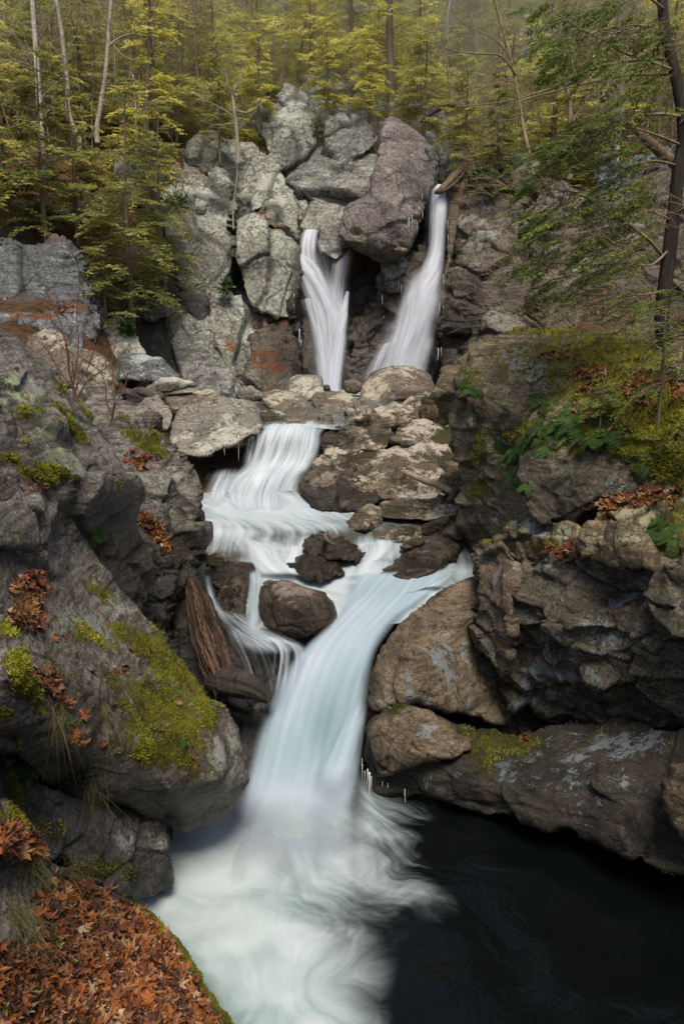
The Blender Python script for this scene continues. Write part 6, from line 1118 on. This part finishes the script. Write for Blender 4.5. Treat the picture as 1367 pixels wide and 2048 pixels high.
moss_coat('g_base', 4000, 'dark green moss pocket behind the lichen crusted lobe', .018, 8)
moss_coat('f_strip', 3000, 'moss on the grassy ledge end at lower left', .014, 9)

# ---- ferns
def fern_mesh(seed, n=9, L=.34):
    rg = np.random.default_rng(seed); mb = MB()
    for k in range(n):
        a = 6.28 * k / n + rg.normal(0, .25); d = np.array([math.cos(a), math.sin(a), 0]); l = L * rg.uniform(.7, 1.15); t = np.linspace(0, 1, 10)
        P = d * (l * t)[:, None]; P[:, 2] = l * (.55 * t - .85 * t ** 2); side = np.array([-d[1], d[0], 0])
        mb.tube(P, np.linspace(.003, .001, 10), 3, r=.3, cap=False)
        m = 15; br = rg.uniform(.3, .8)
        for j in range(m):
            tj = .1 + .9 * j / m; p = np.array([np.interp(tj, t, P[:, q]) for q in range(3)]); w = .30 * l * math.sin(math.pi * min(1, .18 + tj * .86)) ** .8
            for s in (-1, 1):
                e = unit(side * s + d * .45 + np.array([0, 0, -.15 + rg.normal(0, .1)])) * w; f = d * l * .028
                V = np.array([p - f, p + e * .5 - f * 1.1, p + e, p + e * .5 + f * 1.1, p + f])
                mb.add(V, [[0, 1, 3, 4]], [[1, 2, 3]], r=np.clip(br + rg.normal(0, .1), 0, 1))
    return mb
FP = [fern_mesh(200 + i, 8 + i, .34) for i in range(3)]; FO = [None] * 3
def fern(k, rk, u, v, sc, label, group=None):
    X, N = on_rock(rk, u, v)
    if FO[k] is None: o = FP[k].build('fern', M['fern'], (0, 0, 0), smooth=False); FO[k] = o
    else: o = FO[k].copy(); COL.objects.link(o)
    nn = Vector(unit(N * .7 + np.array([0, -.25, .55])))
    o.rotation_euler = (nn.to_track_quat('Z', 'Y') @ Matrix.Rotation(rng.uniform(0, 6), 3, 'Z').to_quaternion()).to_euler()
    o.location = X - N * .01; o.scale = (sc,) * 3
    return tag(o, label, 'fern', group)
G1 = 'evergreen ferns hanging over the edge of the big right rock'
for i, (u, v) in enumerate([(1010, 890), (1030, 905), (1052, 885), (1070, 870), (1090, 878), (1085, 850), (1110, 860), (1130, 850), (1150, 845), (1170, 838), (1190, 845), (1212, 850), (1232, 860), (1120, 835), (1150, 820), (1180, 820), (1210, 830), (1040, 925), (1015, 920), (1065, 905), (1100, 900), (1140, 870), (1172, 868), (1205, 872), (1085, 800), (1100, 810), (1110, 790), (1235, 880), (1025, 945), (1078, 925)]):
    fern(i % 3, 'g_upper', u, v, rng.uniform(.6, .95), 'evergreen fern hanging over the edge of the big right rock', G1)
for i, (u, v, sc, rk, lab) in enumerate([(935, 765, .8, 'g_upper', 'fern clump on the left shoulder of the right rock'), (945, 785, .7, 'g_upper', 'small fern below the shoulder clump on the right rock'), (955, 745, .6, 'g_upper', 'topmost fern on the left shoulder of the right rock'), (950, 825, .5, 'g_upper', 'lone small fern on the dark left face of the right rock'),
    (1005, 1065, .8, 'g_upper', 'bright fern in the cleft under the right rock'), (1055, 975, .55, 'g_nose', 'small fern at the left tip of the grey nose'), (1150, 690, .8, 'g_upper', 'fern lying on the back edge of the mossy top'), (1120, 700, .6, 'g_upper', 'smaller fern left of the one on the back edge'),
    (1275, 920, .7, 'g_upper', 'fern in the dark corner right of the grey nose'), (1300, 930, .6, 'g_upper', 'drooping fern by the right hand dark corner'), (1330, 1035, .9, 'g_shelf', 'bright fern at the right edge above the shelf'), (1345, 1075, .8, 'g_shelf', 'darker fern hanging below the right edge fern'), (1320, 1070, .6, 'g_shelf', 'small fern under the shelf leaves at right'),
    (168, 1045, .5, 'f_slab', 'yellow green fern in the cleft beside the left slab'), (180, 1075, .5, 'f_first', 'lower fern in the cleft beside the left slab'), (195, 1060, .5, 'f_first', 'tiny fern at the right of the cleft beside the left slab'),
    (360, 1480, .3, 'f_slab', 'tiny lone fern on the mossy face of the left slab'), (70, 1490, .7, 'f_under', 'dark fern in the hollow under the small mossy rock'), (885, 850, .6, 'd_cream', 'small fern on the mossy block by the stepped ledges'), (892, 875, .5, 'd_cream', 'little fern low on the cream crusted step')]):
    fern(i % 3, rk, u, v, sc, lab)
# far evergreen tufts
for i, (u, v, Y, s, lab) in enumerate([(185, 380, 29, 1.2, 'dark green leafy shrub on the leaf slope at left'), (355, 415, 30.5, .8, 'green shrub behind the big buttress'), (640, 258, 34.6, .6, 'bright green tuft in the notch of the round crag'), (455, 575, 28.6, .5, 'green tuft low between the pale buttresses'), (545, 195, 35.6, .6, 'green tuft on top of the round crag'), (250, 660, 25.6, .5, 'green tuft by the small triangular rock'), (975, 360, 30, .8, 'mossy green shrub above the log at the right falls')]):
    rg = np.random.default_rng(300 + i); T, B = MB(), MB()
    for j in range(26):
        d = unit(rg.normal(0, 1, 3) + np.array([0, 0, .7])) * s * rg.uniform(.3, .9); T.tube(np.array([[0, 0, -.1], d * .5, d]), [.012, .008, .004], 3, cap=False)
        spray(B, d * .35, d * .75, 14, .16, .035, r=rg.uniform(.2, .9), rg=rg)
    o = empty('evergreen_shrub', tuple(at(u, v, Y)), lab, 'shrub'); T.build('stems', M['bark'], (0, 0, 0), o); B.build('leaves', M['rhodo'], (0, 0, 0), o, smooth=False)

# ---- grass tufts
def tuft(rk, u, v, n, L, label, seed, dirv=(.5, -.3, .6), spread=.6, droop=1.0, w=.0016):
    rg = np.random.default_rng(seed); X, N = on_rock(rk, u, v); mb = MB()
    for _ in range(n):
        d = unit(np.array(dirv) + rg.normal(0, spread, 3) * np.array([1, .7, .5])); l = L * rg.uniform(.4, 1.2); t = np.linspace(0, 1, 8)[:, None]
        P = rg.normal(0, .035, 3) + d * l * t + (np.array([0, -.08, -.8 * droop]) + rg.normal(0, .28, 3)) * l * t ** 2 * rg.uniform(.6, 1.3) + rg.normal(0, .12, 3) * l * t ** 3
        sd_ = unit(np.cross(d, rg.normal(0, 1, 3))) * w * (1 - .85 * t)
        V = np.concatenate([P - sd_, P + sd_]); q = [[i, i + 1, 9 + i, 8 + i] for i in range(7)]
        mb.add(V, q, r=np.clip(rg.beta(1.5, 1.7), 0, 1))
    o = mb.build('grass_tuft', M['grass'], tuple(X), smooth=True)
    return tag(o, label, 'grass tuft')
tuft('f_slab', 215, 1362, 150, .34, 'green and straw grass tuft in the middle of the left slab', 1, (.9, -.3, .35))
tuft('f_slab', 150, 1350, 70, .24, 'dark grass tuft beside the leaf heap on the slab', 2, (.1, -.4, .5))
tuft('f_slab', 110, 1420, 80, .27, 'long straw grass hanging down the slab face', 3, (.2, -.5, -.3), .35)
tuft('f_slab', 190, 1560, 60, .34, 'hanging root like grass clump under the slab', 4, (.1, -.4, -.6), .3)
tuft('f_slab', 205, 1420, 70, .32, 'dry grass trailing down the mossy slab', 5, (.3, -.4, -.4), .35)
tuft('f_strip', 60, 1725, 130, .26, 'green straw grass fringe over the leaves at left', 6, (.3, -.6, .1), .6)
tuft('f_bottom', 20, 1830, 180, .34, 'thick green grass tuft at the lower left edge', 7, (.8, -.2, .5), .5)
tuft('f_bottom', 130, 1745, 90, .34, 'long bent grass blades reaching over the dark rock', 8, (.8, .1, .45), .35)
tuft('f_slab', 25, 1200, 80, .24, 'short grass at the left edge beside the leaf heap', 9, (.5, -.4, .3), .5)
tuft('f_bottom', 65, 1905, 50, .2, 'few green blades poking through the leaves', 10, (.3, -.3, .5), .6)
tuft('f_first', 185, 1095, 60, .25, 'yellow grass in the cleft beside the left slab', 11, (.2, -.4, -.1), .5)

# ---- logs and sticks
def log(name, label, P, r, mat, cat, seed, sides=14, rough=.25, long=5.0, parts=None):
    rg = np.random.default_rng(seed); P = np.array([at(*p) for p in P]); C = catmull(P, 40); n = len(C)
    r = np.interp(np.linspace(0, 1, n), np.linspace(0, 1, len(r)), r)
    mb = MB(); mb.tube(C, r, sides); V = mb.V[0]; m = n * sides
    ang = np.tile(np.arange(sides) / sides * 6.283, n); s = np.repeat(np.linspace(0, 1, n) * np.linalg.norm(C[-1] - C[0]), sides)
    nz = fbm(np.stack([np.cos(ang) * 2.2, np.sin(ang) * 2.2, s * 1.1], 1), seed, 4) + .6 * ridged(np.stack([np.cos(ang) * 4, np.sin(ang) * 4, s * .8], 1), seed + 2, 3)
    cen = np.repeat(C, sides, 0); rad = V[:m] - cen
    V[:m] = cen + rad * (1 + rough * nz)[:, None]
    base = V.mean(0); o = link_mesh(name, V, [mb.Q[0], np.asarray(mb.T[0])], mat, base)
    return tag(o, label, cat)
M['drywood'] = bark_mat('weathered_grey_wood', (.14, .10, .06), (.40, .33, .24), 14)
M['tanwood'] = bark_mat('tan_debarked_wood', (.04, .03, .02), (.17, .125, .08), 16)
rg = np.random.default_rng(77); mb = MB()
C = catmull(np.array([at(*p) for p in [(383, 1160, 10.6), (395, 1205, 10.3), (410, 1260, 9.9), (426, 1310, 9.5), (444, 1362, 9.2)]]), 40); RR = np.interp(np.linspace(0, 1, 40), [0, .3, .6, .85, 1], [.07, .14, .18, .17, .12])
mb.tube(C, RR * .85, 24, r=.3)
V0 = mb.V[0]; V0[:] += .05 * fbm(V0 * 3.0, 5, 4)[:, None]
ax_ = unit(C[-1] - C[0]); A_ = unit(np.cross(ax_, [0, 0, 1.])); B_ = np.cross(ax_, A_)
for _ in range(150):
    a = rg.uniform(0, 6.28); t0 = rg.uniform(-.02, .75); t1 = min(1.1, t0 + rg.uniform(.15, .55)); tt = np.linspace(t0, t1, 9)
    P = np.stack([np.interp(tt, np.linspace(0, 1, 40), C[:, q]) for q in range(3)], 1) + ax_ * (np.maximum(tt - 1, 0) * 2.0)[:, None] + ax_ * (np.minimum(tt, 0) * 2.0)[:, None]
    r_ = np.interp(tt, np.linspace(0, 1, 40), RR) * rg.uniform(.82, 1.12)
    P = P + (math.cos(a) * A_ + math.sin(a) * B_)[None] * r_[:, None] + rg.normal(0, .006, (9, 3))
    mb.tube(P, rg.uniform(.008, .03) * np.sin(np.linspace(.25, 2.95, 9)), 5, r=rg.uniform(0, 1), cap=False)
t = NT('rotten_splintered_wood'); co = t.n('ShaderNodeTexCoord').outputs['Object']; n1 = t.noise(t.mapping(co, (1, 1, .3)), 30, 6, .7)
c_ = t.mix(t.attr('rnd'), (.010, .006, .005), (.095, .056, .037)); c_ = t.mix(1.0, c_, t.mix(t.mr(n1, .35, .65), (.4, .4, .4), (1.4, 1.35, 1.3)), 'MULTIPLY')
t.l(t.principled(c_, .85, t.bump(n1, .6, .02), .25), t.out.inputs[0]); M['rotwood'] = t.m
base = C.mean(0); o = mb.build('driftwood_log', M['rotwood'], tuple(base), local=False)
tag(o, 'rotten splintered brown log wedged upright by the left ledge', 'log')
log('driftwood_log', 'dark soaked log end below the rotten one at the chute edge', [(420, 1360, 9.3), (460, 1365, 9.1), (500, 1375, 9.0), (540, 1400, 8.95)], [.10, .15, .13, .04], M['darkbark'], 'log', 2, 36, .5)
log('fallen_branch', 'straight grey stick leaning down from the stepped ledges', [(806, 944, 15.2), (850, 962, 15), (880, 972, 14.8), (908, 986, 14.6)], [.045, .06, .06, .05], M['drywood'], 'branch', 3, 10, .12)
log('fallen_branch', 'short tan broken stub beneath the leaning stick', [(912, 975, 14.4), (905, 992, 14.4), (898, 1002, 14.3)], [.05, .07, .06], M['tanwood'], 'branch', 4, 10, .2)
log('fallen_log', 'tan stripped log jutting out above the lip of right waterfall', [(868, 386, 29.9), (885, 378, 29.9), (905, 358, 30.3), (920, 340, 30.8), (926, 326, 31)], [.05, .13, .18, .17, .14], M['tanwood'], 'log', 5, 28, .35)
log('fallen_branch', 'dark thin limb lying across the slope above the pointed boulder', [(840, 245, 34), (870, 222, 34), (900, 212, 34), (930, 215, 34)], [.05, .09, .08, .04], M['darkbark'], 'branch', 7, 8)
log('fallen_branch', 'small pale forked stick on the mossy right rock', [(1195, 690, 13.0), (1212, 683, 13), (1232, 678, 13)], [.015, .018, .012], M['drywood'], 'branch', 8, 8)
log('fallen_branch', 'broken tan limb slanting behind the near hemlock', [(1262, 250, 16), (1290, 278, 16), (1320, 305, 16), (1350, 330, 16)], [.05, .08, .09, .09], M['tanwood'], 'branch', 9, 10)
log('fallen_branch', 'curled bark strip sticking up from the dark angular boulder', [(656, 1062, 12.8), (650, 1072, 12.7), (655, 1082, 12.6), (668, 1090, 12.6)], [.015, .035, .03, .02], M['tanwood'], 'branch', 10, 8)
log('fallen_branch', 'thin stick among leaves on the mossy right rock', [(1148, 745, 11.4), (1175, 760, 11.2), (1185, 772, 11.1)], [.01, .012, .008], M['drywood'], 'branch', 11, 7)

# ---- ice
t = NT('ice')
co = t.n('ShaderNodeTexCoord').outputs['Object']; n1 = t.noise(co, 9, 5, .6)
p = t.n('ShaderNodeBsdfPrincipled'); t.l(t.mix(n1, (.62, .66, .70), (.9, .93, .96)), p.inputs['Base Color']); p.inputs['Roughness'].default_value = .18
p.inputs['Transmission Weight'].default_value = .2; p.inputs['IOR'].default_value = 1.31; t.l(t.bump(n1, .4, .02), p.inputs['Normal']); t.l(p.outputs[0], t.out.inputs[0]); M['ice'] = t.m
def icicle_mesh(seed):
    rg = np.random.default_rng(seed); mb = MB(); t = np.linspace(0, 1, 12)
    P = np.stack([.02 * np.sin(t * 5 + seed), .02 * np.cos(t * 4), -t], 1); mb.tube(P, .06 * (1 - t) ** .8 * (1 + .18 * np.sin(t * 30 + seed)) + .004, 8); return mb
IP = [icicle_mesh(i) for i in range(3)]; IO = [None] * 3
def icicle(k, u, v, Y, lpx, wide, label, group):
    if isinstance(Y, str): X0, N0 = on_rock(Y, u, v); Y = float((X0 + N0 * .01)[1] - .03)
    if IO[k] is None: o = IP[k].build('icicle', M['ice']); IO[k] = o
    else: o = IO[k].copy(); COL.objects.link(o)
    L = lpx * Y / FPX * rng.uniform(.45, 1.05); wide = wide * rng.uniform(.6, 1.3); o.location = at(u + rng.normal(0, 1.5), v + rng.normal(0, 3), Y); o.scale = (L * wide, L * wide, L); o.rotation_euler.z = rng.uniform(0, 6)
    return tag(o, label, 'icicle', group)
for k, (u, v, l) in enumerate([(724, 1528, 44), (726, 1536, 62), (730, 1548, 48), (734, 1545, 60), (738, 1552, 54), (741, 1560, 44), (745, 1560, 40), (762, 1572, 36), (775, 1575, 42), (809, 1586, 46), (815, 1586, 18)]):
    icicle(k % 3, u, v - 8, 'g_base' if u > 740 else 'g_lobe', l * 1.1, .55, 'icicle hanging from the dark rock lip beside the main chute', 'icicles along the rock lip beside the main chute')
for k, (u, v, l) in enumerate([(476, 884, 52), (487, 872, 38), (452, 898, 26), (470, 888, 16), (500, 868, 20), (507, 864, 16), (493, 872, 18), (460, 895, 14), (515, 862, 12)]):
    icicle(k % 3, u, v - 10, 'b_slab', l, .5, 'icicle under the front edge of the flat slab boulder', 'icicles under the flat slab boulder')
for k, (u, v, l) in enumerate([(774, 550, 62), (768, 560, 30), (781, 560, 40), (797, 566, 30), (803, 570, 26), (764, 590, 36), (815, 512, 28), (822, 505, 36), (828, 500, 30), (766, 632, 44)]):
    icicle(k % 3, u, v, 'pillar', l * .8, .5, 'icicle on the rock pillar between the two falls', 'icicles on the pillar between the falls')
for k, (u, v, l) in enumerate([(822, 440, 50), (828, 430, 56), (834, 420, 60), (840, 410, 60), (846, 400, 54), (850, 392, 50), (826, 460, 40), (838, 440, 40), (832, 452, 34), (854, 385, 40), (843, 432, 36), (848, 420, 44)]):
    icicle(k % 3, u - 6, v, 'pointed', l * .6, .6, 'icicle down the right side of the pointed boulder', 'icicles down the pointed boulder beside right waterfall')
for k, (u, v, l) in enumerate([(872, 640, 40), (876, 660, 50), (881, 655, 40), (888, 652, 26), (893, 650, 30), (899, 652, 22), (905, 650, 26), (911, 652, 18), (872, 690, 60), (877, 700, 50), (882, 700, 40), (886, 610, 30), (882, 580, 40), (878, 610, 50), (898, 470, 40), (896, 440, 40), (894, 520, 40), (888, 550, 40)]):
    icicle(k % 3, u, v, 'r_rim' if u < 900 and v < 640 else 'r_cliff', l * .7, .5, 'icicle fringing the rock right of the slender waterfall', 'icicles along the right edge of the slender waterfall')
for k, (u, v, l) in enumerate([(585, 530, 60), (582, 560, 50), (588, 590, 60), (592, 630, 50), (597, 660, 50), (603, 680, 40), (590, 610, 30), (640, 452, 16), (648, 450, 18), (655, 452, 14), (645, 490, 30)]):
    icicle(k % 3, u, v, 'c_edgeleft' if v > 500 else 'c_chock', l * .7, .5, 'icicle along the rock left of the broader waterfall', 'icicles along the left edge of the broader waterfall')
for k, (u, v, l) in enumerate([(322, 1150, 40), (318, 1160, 24), (300, 1020, 14)]):
    icicle(k % 3, u, v, 'f_second_low', l, .3, 'thin icicle on the dark wall under the second ledge', 'thin icicles under the second ledge')
